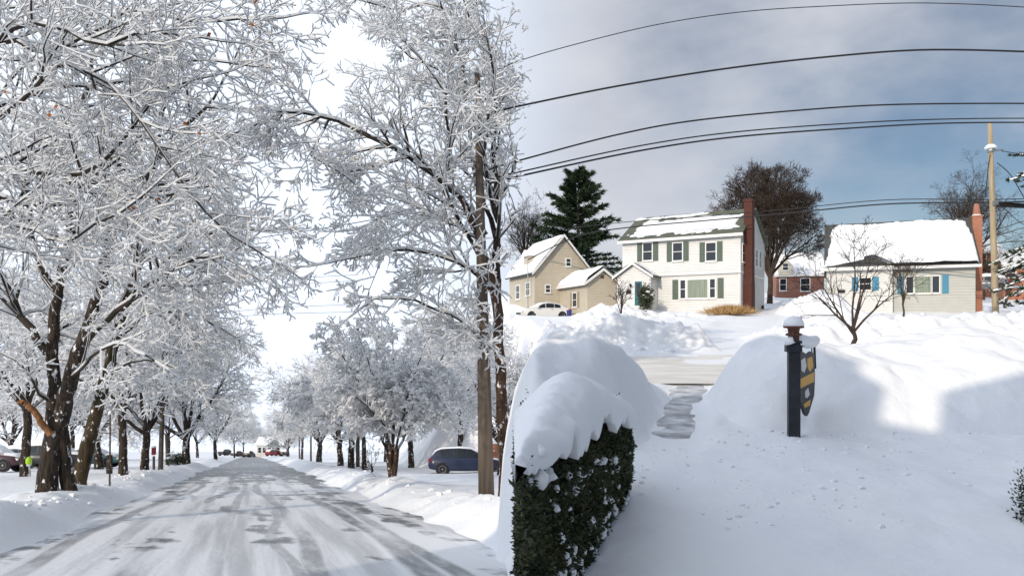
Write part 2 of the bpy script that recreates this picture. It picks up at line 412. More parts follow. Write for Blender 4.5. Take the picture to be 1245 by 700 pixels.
# the left street
ts = axis_pts([(-20, 6, 2, 1), (6, 60, 0.5, 1), (60, 262, 1.5, 1.02)]); us = np.linspace(-4.6, 4.6, 47)
U, T = np.meshgrid(us, ts)
rx = RX * T + U / RN * 1.0 + 0 * T; ry = T.copy()
rx = RX * T + U * RN                     # lateral offset kept along x so the slope stays even
rz = zleft(ry) + 0.012 * fbm(rx, ry, 0.9, 3, 71)
rm = np_mesh('road', np.stack([rx.ravel(), ry.ravel(), rz.ravel()], 1), grid_faces(len(us), len(ts)), M['road'], True)
uvl = rm.uv_layers.new(name='lane')
li = np.empty(len(rm.loops), np.int32); rm.loops.foreach_get('vertex_index', li)
uvs = np.stack([U.ravel()[li], T.ravel()[li]], 1).astype(np.float32); uvl.data.foreach_set('uv', uvs.ravel())
tag(link('road', rm), 'snow covered street with bare wet patches and curving tyre tracks', 'road', kind='structure')

# the cross street in front of the houses
gx = axis_pts([(0.6, 70, 0.5, 1.01)]); gy = np.linspace(21.4, 28.7, 24)
U, T = np.meshgrid(gx, gy)
cz = zright(T) - 0.035 + 0.02 * fbm(U, T, 0.8, 3, 73)
cm_ = np_mesh('road', np.stack([U.ravel(), T.ravel(), cz.ravel()], 1), grid_faces(len(gx), len(gy)), M['slush'], True)
tag(link('road', cm_), 'sunlit slushy cross street in front of the houses', 'road', kind='structure')

def strip(name, seg, half, dz, material, label, cat, n=60):
    (ax, ay), (bx, by) = seg; L = math.hypot(bx-ax, by-ay); dx, dy = (bx-ax)/L, (by-ay)/L
    a = np.linspace(0, L, n); b = np.linspace(-half, half, 9); A, B = np.meshgrid(a, b)
    px = ax + A*dx + B*dy; py = ay + A*dy - B*dx
    px = px + 0.10 * fbm(px, py, 0.7, 2, 81)
    pz = ground(px, py) + dz - .10 * sstep(1.6, 0, A + .9 * fbm(px, py, 1.2, 2, 83)) - .05 * sstep(.72, 1.0, np.abs(B) / half + .35 * fbm(px, py, 1.6, 2, 85))
    me = np_mesh(name, np.stack([px.ravel(), py.ravel(), pz.ravel()], 1), grid_faces(n, 9), material, True)
    return tag(link(name, me), label, cat, kind='structure')
strip('path', PTH, 0.50, 0.012, M['path_slush'], 'shovelled wet path between the two big snow banks', 'path')
strip('driveway', DRV, 1.5, 0.010, M['snow_rough'], 'packed snow driveway climbing beside the white house', 'driveway')

# ------------------------------------------------------------------ snow banks
def bank(label, x0, x1, y0, y1, fn, st=0.1, material=None, group=None):
    bx = np.arange(x0, x1 + st, st); by = np.arange(y0, y1 + st, st)
    X, Y = np.meshgrid(bx, by); h = fn(X, Y)
    Z = ground(X, Y) - 0.05 + h
    f = grid_faces(len(bx), len(by)); hv = h.ravel()
    keep = (hv[f] > 0.02).any(1); f = f[keep]
    used = np.unique(f); remap = np.full(len(hv), -1); remap[used] = np.arange(len(used))
    v = np.stack([X.ravel(), Y.ravel(), Z.ravel()], 1)[used]
    me = np_mesh('snow_bank', v, remap[f], material or M['snow'], True)
    o = tag(link('snow_bank', me), label, 'snow bank', group); return o
def ridge_fn(prof, D, wf, wb, seed, lump=0.05, plateau=0.0, slant=0.0, xs0=0.0, crisp=False):
    """prof: (px, py of the crest as seen) -> crest heights at depth D"""
    kk = [(p - 622.5) / FPX for p, _ in prof]; px = np.array([k * (D - slant * xs0) / (1 - k * slant) for k in kk])
    dl = D + slant * (px - xs0); hh = np.array([EYE + (HOR - q) / FPX * d_ - float(zright(d_)) for d_, (_, q) in zip(dl, prof)])
    def fn(X, Y):
        h = np.interp(X, px, hh, left=0, right=0)
        d = Y - D - slant * (X - xs0) - 0.35 * fbm(X, Y, 0.4, 2, seed + 9)
        s = np.where(d < 0, np.exp(-(np.maximum(-d - plateau, 0) / wf) ** 2), np.exp(-(np.maximum(d - plateau, 0) / wb) ** 2))
        if crisp:
            t = np.where(d < 0, (-d - plateau) / wf, (d - plateau) / wb); s = np.clip(1.04 - np.maximum(t, 0) ** 1.25, 0, 1) ** .85
        h = np.maximum(h, 0)
        if crisp: h = h * sstep(.22, 1.55, seg_dist(X, Y, PTH) + .12 * fbm(X, Y, 1.5, 2, seed + 5))
        return h * s * (1 + 0.10 * fbm(X, Y, 0.8, 3, seed)) + lump * fbm(X, Y, 1.8, 4, seed + 3) * sstep(0.05, 0.5, h * s)
    return fn
bank('rounded snow bank rising behind the snow capped hedge', -0.9, 6.2, 10.5, 22.5,
     ridge_fn([(588, 640), (600, 600), (612, 470), (626, 432), (650, 422), (700, 417), (745, 417), (785, 426), (815, 442), (838, 460), (853, 475), (862, 490)], 15.2, 2.7, 2.2, 101, 0.09, 0.4, 1.0, 1.3, True), 0.08)
bank('long high snow bank behind the sign post, its crest in sunlight', 3.2, 17, 12.5, 22.5,
     ridge_fn([(826, 515), (846, 488), (868, 455), (890, 432), (912, 418), (940, 410), (965, 408), (1000, 415), (1040, 422), (1075, 413), (1110, 404), (1150, 399), (1195, 399), (1215, 405), (1232, 428), (1250, 460), (1300, 475), (1345, 500)], 18.2, 3.0, 2.0, 111, 0.07, 0.5, 0, 0, True), 0.08)
def lumpy(prof, D, wf, wb, seed): return ridge_fn(prof, D, wf, wb, seed, 0.46, 0.9)
bank('chunky ploughed snow bank along the kerb left of the driveway', 0.2, 9, 28.6, 37,
     lumpy([(628, 402), (640, 396), (690, 398), (740, 386), (770, 390), (800, 396), (840, 396), (855, 408), (862, 418)], 32.4, 1.3, 2.6, 121), 0.12, M['snow_rough'])
bank('chunky ploughed snow bank along the kerb below the house with blue shutters', 10.5, 36, 28.6, 37,
     lumpy([(925, 420), (940, 405), (985, 392), (1040, 394), (1100, 386), (1150, 388), (1200, 384), (1250, 384), (1350, 386), (1500, 390)], 32.6, 1.3, 2.6, 131), 0.14, M['snow_rough'])
bank('snow heap in front of the tan wing beside the white car', 3.0, 12.8, 43, 56,
     lumpy([(690, 390), (715, 378), (735, 371), (755, 372), (790, 380), (850, 382), (880, 384)], 50.0, 2.0, 3.0, 141), 0.16, M['snow_rough'])
bank('shaded snow heap between driveway and the house with blue shutters', 17.5, 26, 46, 62,
     lumpy([(955, 384), (975, 362), (1000, 354), (1020, 362), (1040, 380)], 54.0, 2.4, 3.0, 151), 0.16, M['snow_rough'])
# ------------------------------------------------------------------ trees
def norm3(d):
    l = math.sqrt(d[0]*d[0] + d[1]*d[1] + d[2]*d[2]) or 1.0
    return (d[0]/l, d[1]/l, d[2]/l)
def cross3(a, b): return (a[1]*b[2]-a[2]*b[1], a[2]*b[0]-a[0]*b[2], a[0]*b[1]-a[1]*b[0])
class Grower:
    """collects branch segments (x0 y0 z0 x1 y1 z1 r0 r1)"""
    def __init__(s, seed, seg=(0.7, 0.5, 0.35, 0.22, 0.16), kids=(7, 7, 6, 4), ratio=(0.62, 0.55, 0.5, 0.5), ang=(48, 50, 52, 50),
                 trop=(0.02, 0.0, -0.02, -0.03), wig=0.22, rmin=0.006, start=0.22, rr=0.55):
        s.rng = random.Random(seed); s.S = []; s.seg = seg; s.kids = kids; s.ratio = ratio; s.ang = ang; s.trop = trop
        s.wig = wig; s.rmin = rmin; s.start = start; s.rr = rr; s.tips = []
    def sprout(s, p, d, L, r, lev):
        rng = s.rng
        n = max(2, int(L / s.seg[min(lev, len(s.seg)-1)] + 0.5)); st = L / n
        w = s.wig * (1 + 0.15 * lev); tr = s.trop[min(lev, len(s.trop)-1)]
        nk = s.kids[lev] if lev < len(s.kids) else 0
        where = sorted(rng.uniform(s.start, 1.0) for _ in range(nk)) if nk else []
        k = 0; az = rng.uniform(0, 6.28)
        for i in range(n):
            d = norm3((d[0] + rng.uniform(-w, w), d[1] + rng.uniform(-w, w), d[2] + rng.uniform(-w, w) + tr))
            q = (p[0]+d[0]*st, p[1]+d[1]*st, p[2]+d[2]*st)
            f0, f1 = i/n, (i+1)/n
            ra = max(s.rmin, r*(1-0.75*f0)); rb = max(s.rmin, r*(1-0.75*f1))
            s.S.append((*p, *q, ra, rb))
            while k < nk and where[k] <= f1:
                t = (where[k]-f0)/(f1-f0); b = (p[0]+(q[0]-p[0])*t, p[1]+(q[1]-p[1])*t, p[2]+(q[2]-p[2])*t)
                az += 2.4 + rng.uniform(-.5, .5)
                s.child(b, d, az, L * s.ratio[min(lev, len(s.ratio)-1)] * (1.1 - 0.55*where[k]) * rng.uniform(.7, 1.25), max(s.rmin, ra*s.rr), lev+1, s.ang[min(lev, len(s.ang)-1)])
                k += 1
            p = q
        s.tips.append(p)
    def child(s, b, d, az, L, r, lev, ang):
        ref = (0, 0, 1) if abs(d[2]) < 0.9 else (1, 0, 0)
        a = norm3(cross3(d, ref)); c = cross3(d, a)
        an = R(ang * s.rng.uniform(.7, 1.25)); ca, sa = math.cos(an), math.sin(an)
        ux, uy = math.cos(az)*sa, math.sin(az)*sa
        s.sprout(b, norm3((d[0]*ca+a[0]*ux+c[0]*uy, d[1]*ca+a[1]*ux+c[1]*uy, d[2]*ca+a[2]*ux+c[2]*uy)), L, r, lev)
    def limb(s, pts, r0, r1, nk=9, lev=0, klen=None, start=0.15, wig=0.05, thick=None):
        """an explicit limb through the points; children grow from it as level lev+1"""
        P = [Vector(p) for p in pts]; rng = s.rng
        Ls = [(P[i+1]-P[i]).length for i in range(len(P)-1)]; tot = sum(Ls); n = max(len(P)*2, int(tot/0.45))
        out = []
        for j in range(n+1):
            t = j/n*tot; i = 0
            while i < len(Ls)-1 and t > Ls[i]: t -= Ls[i]; i += 1
            u = min(1, t/Ls[i]); p0 = P[max(i-1,0)]; p1 = P[i]; p2 = P[i+1]; p3 = P[min(i+2, len(P)-1)]
            q = 0.5*((2*p1)+(p2-p0)*u+(2*p0-5*p1+4*p2-p3)*u*u+(3*p1-p0-3*p2+p3)*u**3)
            if 0 < j < n: q = q + Vector((rng.uniform(-1,1), rng.uniform(-1,1), rng.uniform(-1,1)))*wig
            out.append(q)
        where = sorted(rng.uniform(start, 1) for _ in range(nk)); k = 0; az = rng.uniform(0, 6.28)
        for j in range(n):
            f0, f1 = j/n, (j+1)/n; ra = r0+(r1-r0)*f0; rb = r0+(r1-r0)*f1
            a, b = out[j], out[j+1]; s.S.append((*a, *b, ra, rb)); d = norm3(tuple(b-a))
            while k < nk and where[k] <= f1:
                az += 2.4 + rng.uniform(-.6, .6)
                L = (klen or tot*0.45) * (1.15-0.6*where[k]) * rng.uniform(.7, 1.25)
                s.child(tuple(a), d, az, L, max(s.rmin, min(ra*0.6, 0.022*L + 0.012)), lev+1, s.ang[min(lev, len(s.ang)-1)]); k += 1
        s.sprout(tuple(out[-1]), norm3(tuple(out[-1]-out[-2])), (klen or tot*.45)*0.6, r1*0.9, lev+1)
    def arr(s): return np.array(s.S, dtype=np.float64)

def tube_arrays(A, n):
    p, q, r0, r1 = A[:, :3], A[:, 3:6], A[:, 6], A[:, 7]
    d = q - p; l = np.linalg.norm(d, axis=1, keepdims=True); d = d / np.maximum(l, 1e-9)
    ref = np.where(np.abs(d[:, 2:3]) < 0.9, np.array([[0, 0, 1.0]]), np.array([[1.0, 0, 0]]))
    a = np.cross(d, ref); a /= np.linalg.norm(a, axis=1, keepdims=True); b = np.cross(d, a)
    ang = np.arange(n) * 2 * np.pi / n
    off = a[:, None, :]*np.cos(ang)[None, :, None] + b[:, None, :]*np.sin(ang)[None, :, None]
    ext = d * np.minimum(r0, 0.3*l[:, 0])[:, None] * 0.35
    v0 = (p-ext)[:, None, :] + off*r0[:, None, None]; v1 = (q+ext)[:, None, :] + off*r1[:, None, None]
    V = np.concatenate([v0, v1], 1).reshape(-1, 3)
    base = (np.arange(len(A))*2*n)[:, None]; k = np.arange(n)[None, :]; k2 = (k+1) % n
    F = np.stack([base+k, base+k2, base+n+k2, base+n+k], 2).reshape(-1, 4)
    return V, F
def snow_arrays(A, rng, amount=1.0, rmax=0.16, keep=0.93):
    p, q, r0, r1 = A[:, :3], A[:, 3:6], A[:, 6], A[:, 7]
    d = q - p; l = np.linalg.norm(d, axis=1); hor = np.hypot(d[:, 0], d[:, 1]) / np.maximum(l, 1e-9)
    m = (hor > 0.18) & (np.maximum(r0, r1) < rmax) & (rng.random(len(A)) < keep)
    A, p, q, r0, r1, d, hor, l = A[m], p[m], q[m], r0[m], r1[m], d[m], hor[m], l[m]
    s = np.stack([d[:, 1], -d[:, 0], 0*d[:, 0]], 1); s /= np.linalg.norm(s, axis=1, keepdims=True)
    jit = 0.85 + 0.3*rng.random(len(A)); tp0 = np.clip(r0/.012, .62, 1); tp1 = np.clip(r1/.012, .62, 1)
    w0 = (r0*0.92 + 0.014*amount*tp0)*(0.6+0.4*hor)*jit; w1 = (r1*0.92 + 0.014*amount*tp1)*(0.5+0.5*hor)*jit
    h0 = (r0*0.7 + 0.034*amount*tp0)*(0.35+0.65*hor)*jit; h1 = (r1*0.7 + 0.034*amount*tp1)*(0.35+0.65*hor)*jit
    up = np.array([[0, 0, 1.0]]); e = d/np.maximum(l, 1e-9)[:, None]*0.012
    lo = 0.1
    def ring(c, r, w, h):
        base = c + up*(r*0.15)[:, None]
        return [base + s*w[:, None], base + s*(w*0.55)[:, None] + up*(h*0.8)[:, None] , base - s*(w*0.55)[:, None] + up*(h*0.8)[:, None], base - s*w[:, None]]
    a = ring(p-e, r0, w0, h0); b = ring(q+e, r1, w1, h1)
    V = np.stack(a+b, 1).reshape(-1, 3); base = (np.arange(len(A))*8)[:, None]
    F = (base[:, None, :] + np.array([[0, 4, 5, 1], [1, 5, 6, 2], [2, 6, 7, 3], [0, 3, 7, 4]])[None])
    return V, F.reshape(-1, 4)
def merge(parts):
    vs = []; fs = []; o = 0
    for V, F in parts: vs.append(V); fs.append(F + o); o += len(V)
    return np.concatenate(vs), np.concatenate(fs)
def tree_meshes(g, trunk, barkm, twigm, snow=1.0, seed=1, rmax=0.16, split=0.075, name='tree', keep=0.93):
    """trunk = segments of the stem; everything else splits into limbs and twigs. Returns {part: mesh}"""
    rng = np.random.default_rng(seed)
    A = g.arr(); out = {}
    if trunk is not None and len(trunk):
        V, F = tube_arrays(np.array(trunk, float), 12); out['trunk'] = np_mesh('trunk', V, F, barkm, True)
    big = A[:, 6] > split; parts = []
    if big.any(): parts.append(tube_arrays(A[big], 7))
    mid = (~big) & (A[:, 6] > 0.025)
    if mid.any(): parts.append(tube_arrays(A[mid], 4))
    sm = (~big) & (~mid)
    if sm.any(): parts.append(tube_arrays(A[sm], 3))
    V, F = merge(parts); out['crown'] = np_mesh('crown', V, F, twigm, True)
    if snow:
        allseg = A if trunk is None or not len(trunk) else np.concatenate([A, np.array(trunk, float)])
        V, F = snow_arrays(allseg, rng, snow, rmax, keep); out['crown_snow'] = np_mesh('crown_snow', V, F, M['twig_snow'], False)
    return out
def place_tree(name, meshes, loc, label, group=None, rz=0.0, sc=1.0, cat='tree'):
    root = empty(name, loc, rz); root.scale = (sc, sc, sc) if not hasattr(sc, '__len__') else sc
    for k, me in meshes.items(): link(k, me, root)
    return tag(root, label, cat, group)
def stem(pts, radii, wig=0.03, seed=0, n_per=4):
    """trunk segments through the points with given radii (smooth)"""
    rng = random.Random(seed); P = [Vector(p) for p in pts]; out = []; segs = []
    for i in range(len(P)-1):
        p0 = P[max(i-1,0)]; p1 = P[i]; p2 = P[i+1]; p3 = P[min(i+2, len(P)-1)]
        for j in range(n_per):
            u = j/n_per
            q = 0.5*((2*p1)+(p2-p0)*u+(2*p0-5*p1+4*p2-p3)*u*u+(3*p1-p0-3*p2+p3)*u**3)
            if out: q = q + Vector((rng.uniform(-1,1), rng.uniform(-1,1), 0))*wig
            out.append((q, radii[i]+(radii[i+1]-radii[i])*u))
    out.append((P[-1], radii[-1]))
    for (a, ra), (b, rb) in zip(out[:-1], out[1:]): segs.append((*a, *b, ra, rb))
    return segs

# --- prototype: broad street maple, snow laden
def proto_street(seed, h=3.0, spread=1.0, kids=(8, 6, 5, 3), trunk_r=0.25, nl=6):
    g = Grower(seed, kids=kids, trop=(0.03, 0.0, -0.02, -0.03), wig=0.14, ratio=(.62, .62, .66, .7), ang=(46, 46, 46, 44), rmin=.0065, seg=(.7, .5, .4, .3, .25))
    rng = random.Random(seed*7+1)
    tr = stem([(0, 0, -0.5), (0.0, 0.0, 0.5), (0.08, 0.05, h*.6), (0.1, 0.0, h)], [trunk_r*1.35, trunk_r*1.05, trunk_r*.9, trunk_r*.85], 0.03, seed)
    for i in range(nl):
        az = i*2.4+rng.uniform(-.3, .3); el = rng.uniform(0.55, 1.15) if i else 1.4
        L = rng.uniform(5.2, 6.8)*spread
        d = (math.cos(az)*math.cos(el), math.sin(az)*math.cos(el), math.sin(el))
        g.sprout((0.1, 0, h-rng.uniform(0, .5)), d, L, trunk_r*0.52, 0)
    return tree_meshes(g, tr, M['bark'], M['twig'], 2.2, seed)
PA = proto_street(11)
PB = proto_street(23, h=2.2, nl=7, trunk_r=0.27)
PC = proto_street(37, h=3.4, spread=0.9, nl=6, trunk_r=0.20, kids=(8, 7, 5, 3))

SG = 'snow laden street trees'
def street_tree(me, px, D, label, rz, sc, name='snowy_tree', group=SG):
    x = xat(px, D); return place_tree(name, me, (x, D, G(x, D)), label, group, rz, sc)

# --- the big old tree on the left verge (two stems from one stump)
def big_left_tree():
    D = 21.5; base = at(58, 612, D); base.z = G(base.x, D) - 0.1
    def L(px, py, dd=0.0): return at(px, py, D + dd) - base
    g = Grower(5, kids=(7, 5, 5, 2), trop=(0.0, -0.01, -0.02, -0.02), wig=0.14, ratio=(.6, .64, .68, .7), ang=(46, 46, 46, 44), rmin=.0055, seg=(.7, .5, .4, .3, .22))
    tr = stem([L(57, 620), L(58, 585), L(62, 545), L(70, 505)], [0.36, 0.28, 0.25, 0.24], .02, 3)
    tr += stem([L(66, 520), L(66, 470, .1), L(64, 420, .2), L(68, 365, .3), L(78, 318, .5)], [0.23, .17, .16, .14, .12], .03, 4)
    tr += stem([L(72, 515), L(80, 480, -.2), L(92, 440, -.4), L(108, 395, -.6), L(124, 345, -.8)], [0.24, .21, .20, .17, .14], .03, 5)
    tr += stem([L(88, 612, .4), L(80, 570, .3), L(76, 530, .1), L(74, 505)], [0.22, .19, .18, .15], .02, 6)
    g.limb([L(78, 318, .5), L(90, 250, 1), L(85, 180, 2), L(110, 90, 2), L(120, 20, 3)], .15, .04, 12, 0, 3.2)
    g.limb([L(124, 345, -.8), L(135, 290, -1), L(165, 230, -1.6), L(210, 170, -2), L(260, 120, -2.4)], .17, .04, 13, 0, 3.2)
    g.limb([L(66, 440, .1), L(30, 390, .5), L(0, 330, 1), L(-40, 280, 1)], .13, .04, 9, 0, 2.8)
    g.limb([L(100, 420, -.5), L(150, 370, -1.2), L(205, 330, -2), L(265, 310, -2.6), L(300, 330, -3)], .11, .03, 12, 0, 2.6)
    g.limb([L(66, 495, 0), L(45, 470, -.4), L(25, 440, -.8), L(-10, 425, -1)], .07, .02, 4, 0, 1.5)
    g.limb([L(72, 360, .4), L(40, 300, 1), L(30, 220, 1.4), L(0, 140, 2)], .12, .03, 10, 0, 2.8)
    g.limb([L(85, 465, -.2), L(115, 430, -1.4), L(150, 420, -2.2), L(190, 440, -3)], .06, .02, 4, 0, 1.5)
    me = tree_meshes(g, tr, M['bark'], M['twig'], 1.9, 5, 0.26)
    t = place_tree('old_street_tree', me, base, 'old dark tree with forking snow flecked trunks on the left verge')
    # a stub of torn, freshly broken wood on the left side
    st = stem([L(62, 528, -.25), L(47, 508, -.5), L(40, 497, -.6), L(27, 488, -.7), L(20, 490, -.7)], [.10, .09, .085, .06, .012], .03, 8)
    V, F = tube_arrays(np.array(st), 8); link('broken_branch', np_mesh('broken_branch', V, F, mat('torn_wood', (0.16, 0.065, 0.025), 0.8, (0.34, 0.17, 0.07), 9, .8, 14, (3, 3, .8)), True), t)
    return t
big_left_tree()
def leaning_tree():
    D = 23.0; base = at(97, 605, D); base.z = G(base.x, D) - 0.1
    def L(px, py, dd=0.0): return at(px, py, D + dd) - base
    g = Grower(9, kids=(7, 5, 5, 2), trop=(0.0, -0.01, -0.02, -0.02), wig=0.14, ratio=(.6, .64, .68, .7), ang=(46, 46, 46, 44), rmin=.0055, seg=(.7, .5, .4, .3, .22))
    tr = stem([L(94, 612), L(98, 575), L(110, 530, .1), L(122, 485, .2), L(136, 430, .4), L(152, 375, .6), L(166, 330, .8)], [.28, .22, .20, .18, .16, .14, .12], .03, 12)
    g.limb([L(166, 330, .8), L(190, 270, 1.5), L(210, 220, 2), L(240, 190, 2.5)], .12, .03, 13, 0, 3.0)
    g.limb([L(140, 415, .4), L(180, 380, 1.5), L(230, 380, 2.2), L(270, 400, 3)], .09, .03, 11, 0, 2.2)
    g.limb([L(150, 380, .6), L(200, 320, -.4), L(255, 285, -1.2), L(310, 280, -1.8)], .10, .03, 12, 0, 2.4)
    g.limb([L(128, 460, .3), L(160, 440, 0), L(200, 440, .5), L(235, 465, .8)], .06, .02, 5, 0, 1.5)
    me = tree_meshes(g, tr, M['bark_mossy'], M['twig'], 1.9, 6, 0.26)
    return place_tree('leaning_tree', me, base, 'brown mossy trunk leaning right beside the old dark tree')
leaning_tree()
def overhead_tree():
    """tree just outside the left edge; its boughs hang into the picture"""
    D = 13.5; base = at(-150, 640, D); base.z = G(base.x, D) - 0.2
    def L(px, py, dd=0.0): return at(px, py, D + dd) - base
    g = Grower(14, kids=(7, 5, 4, 2), trop=(0.02, 0.01, 0.0, 0.0), wig=0.15, ratio=(.62, .66, .68, .7), rmin=0.0045, ang=(46, 46, 46, 44), seg=(.6, .4, .3, .22, .18))
    tr = stem([L(-150, 650), L(-150, 560), L(-140, 430), L(-130, 250)], [.42, .36, .32, .26], .03, 15)
    lim = [([(-130, 300), (-60, 215), (0, 206), (60, 211), (112, 206), (150, 165), (205, 105), (262, 92)], .085, 0),
           ([(-135, 330), (-70, 260), (0, 240), (35, 250), (70, 244), (130, 205), (180, 155)], .08, .8),
           ([(-130, 250), (-70, 120), (0, 52), (50, 62), (95, 50), (150, 20), (215, 5)], .085, .5),
           ([(-130, 260), (-60, 130), (10, 40), (60, 30), (120, 55), (170, 40), (240, 45)], .07, -1.2),
           ([(-130, 270), (-60, 180), (20, 130), (70, 80), (140, 110), (200, 190), (250, 260), (305, 300)], .06, -.6),
           ([(-130, 330), (-40, 290), (20, 275), (75, 295), (110, 275), (165, 245)], .05, -.8),
           ([(-130, 240), (-60, 60), (20, -20), (120, -30), (200, 20), (300, 25), (345, 22)], .07, 1.2),
           ([(-130, 250), (-40, 150), (60, 110), (150, 100), (225, 75), (300, 80)], .06, 1.6)]
    for pts, r, dd in lim:
        g.limb([L(p, q, dd + 0.5*math.sin(i)) for i, (p, q) in enumerate(pts)], r, .018, 12, 0, 1.85, 0.3, 0.03)
    me = tree_meshes(g, tr, M['bark'], M['twig'], 1.3, 7)
    t = place_tree('overhanging_tree', me, base, 'snow covered boughs reaching in from the upper left with few orange leaves')
    rng = random.Random(3); mb = MB()
    spots = [(6, 112), (42, 193), (68, 130), (225, 150), (254, 42), (306, 30), (311, 2), (162, 253), (193, 242), (25, 170), (242, 163), (60, 140), (192, 20)]
    for px, py in spots:
        c = L(px, py, rng.uniform(-2.2, -1.2)); s = rng.uniform(.045, .07)
        for k in range(2):
            a = Vector((rng.uniform(-1,1), rng.uniform(-1,1), rng.uniform(-1,1))).normalized(); b = a.cross(Vector((rng.uniform(-1,1), rng.uniform(-1,1), .3))).normalized()
            mb.add([c - a*s, c - b*s*.5 , c + a*s, c + b*s*.6], [(0, 1, 2, 3)])
    tag(mb.build('withered_leaf', M['leaf_orange'], t), kind='stuff')
    return t
overhead_tree()
def right_tall_tree():
    """tall tree on the right verge behind the pole, long limb arching over the street"""
    D = 20.5; base = at(614, 606, D); base.z = G(base.x, D) - 0.15
    def L(px, py, dd=0.0): return at(px, py, D + dd) - base
    g = Grower(31, kids=(7, 5, 5, 2), trop=(0.03, 0.02, 0.0, -0.01), wig=0.14, ratio=(.6, .64, .68, .7), ang=(44, 44, 44, 42), rmin=.005, seg=(.7, .5, .38, .28, .2))
    tr = stem([L(613, 618), L(614, 570), L(611, 520, .1), L(609, 470, .2), L(606, 400, .3), L(604, 340, .3)], [.22, .18, .16, .15, .14, .13], .03, 33)
    tr += stem([L(607, 400, .3), L(596, 340, 0), L(583, 290, -.3), L(560, 240, -.5)], [.12, .10, .09, .08], .03, 34)
    g.limb([L(560, 240, -.5), L(520, 205, -1), L(470, 175, -1.5), L(400, 145, -1.8), L(350, 138, -2), L(305, 155, -2.2)], .085, .03, 15, 0, 2.0)
    g.limb([L(604, 340, .3), L(606, 250, .5), L(600, 180, .8), L(604, 120, 1)], .12, .04, 13, 0, 2.6)
    g.limb([L(606, 300, .4), L(575, 200, .6), L(570, 130, .6), L(560, 70, .5), L(540, 20, .3)], .08, .03, 14, 0, 2.2)
    g.limb([L(590, 320, 0), L(545, 245, -1.2), L(545, 180, -1.6), L(540, 110, -2), L(500, 60, -2)], .07, .025, 13, 0, 2.1)
    g.limb([L(604, 180, .8), L(560, 100, 2), L(500, 70, 2.5), L(460, 30, 2.5), L(440, -20, 2.5)], .06, .02, 12, 0, 2.0)
    g.limb([L(604, 360, .3), L(560, 320, -1), L(510, 305, -1.5), L(455, 310, -2), L(400, 320, -2.2)], .06, .02, 13, 0, 1.8)
    g.limb([L(583, 290, -.3), L(530, 265, .5), L(480, 260, 1), L(430, 280, 1.2)], .05, .02, 11, 0, 1.7)
    g.limb([L(605, 270, .4), L(590, 200, -1), L(600, 90, -1.5), L(585, 30, -1.5)], .06, .02, 13, 0, 1.9)
    g.limb([L(606, 430, .2), L(580, 405, -1), L(540, 380, -1.6), L(480, 360, -2), L(440, 375, -2)], .05, .02, 11, 0, 1.6)
    g.limb([L(400, 145, -1.8), L(380, 190, -2.2), L(420, 215, -2), L(450, 250, -2)], .035, .015, 8, 0, 1.2)
    g.limb([L(600, 60, 1), L(540, 10, .5), L(470, 10, 0), L(420, -10, 0)], .05, .02, 12, 0, 2.0)
    g.S = [q for q in g.S if base.x + max(q[0], q[3]) < g.rng.gauss(0.05, 0.32)]          # its street side only: the bank side has been cut back
    me = tree_meshes(g, tr, M['bark_red'], M['twig'], 1.75, 9)
    return place_tree('tall_arching_tree', me, base, 'tall tree behind the pole whose long limb arches over the street')
right_tall_tree()
def ornamental_tree():
    D = 30.0; base = at(476, 590, D); base.z = G(base.x, D) - 0.05
    def L(px, py, dd=0.0): return at(px, py, D + dd) - base
    g = Grower(41, kids=(8, 7, 5, 3), trop=(0.0, -0.02, -0.05, -0.06), wig=0.22, ratio=(.55, .55, .55, .5), seg=(.5, .4, .3, .2, .16))
    tr = []
    for (a, b, c, dd) in ((470, 545, 440, 0), (478, 540, 478, .5), (484, 545, 515, .2), (474, 540, 458, -.6), (482, 542, 498, -.5), (480, 555, 468, .8)):
        tr += stem([L(477, 594), L((a+477)/2, 575, dd*.2), L(a, b, dd*.6)], [.09, .075, .06], .01, int(a))
        g.limb([L(a, b, dd*.6), L((a+c)/2, 510, dd), L(c, 470, dd*2), L(c+(c-478)*.8, 425, dd*3)], .055, .02, 11, 0, 1.9)
        g.limb([L((a+c)/2, 515, dd), L(c+(c-478)*.6, 492, dd*2), L(c+(c-478)*1.7, 478, dd*3), L(c+(c-478)*2.4, 500, dd*3)], .04, .015, 9, 0, 1.4)
    me = tree_meshes(g, tr, M['bark_red'], M['twig'], 3.2, 10)
    return place_tree('ornamental_tree', me, base, 'low many stemmed ornamental tree heaped with snow on the right verge')
ornamental_tree()

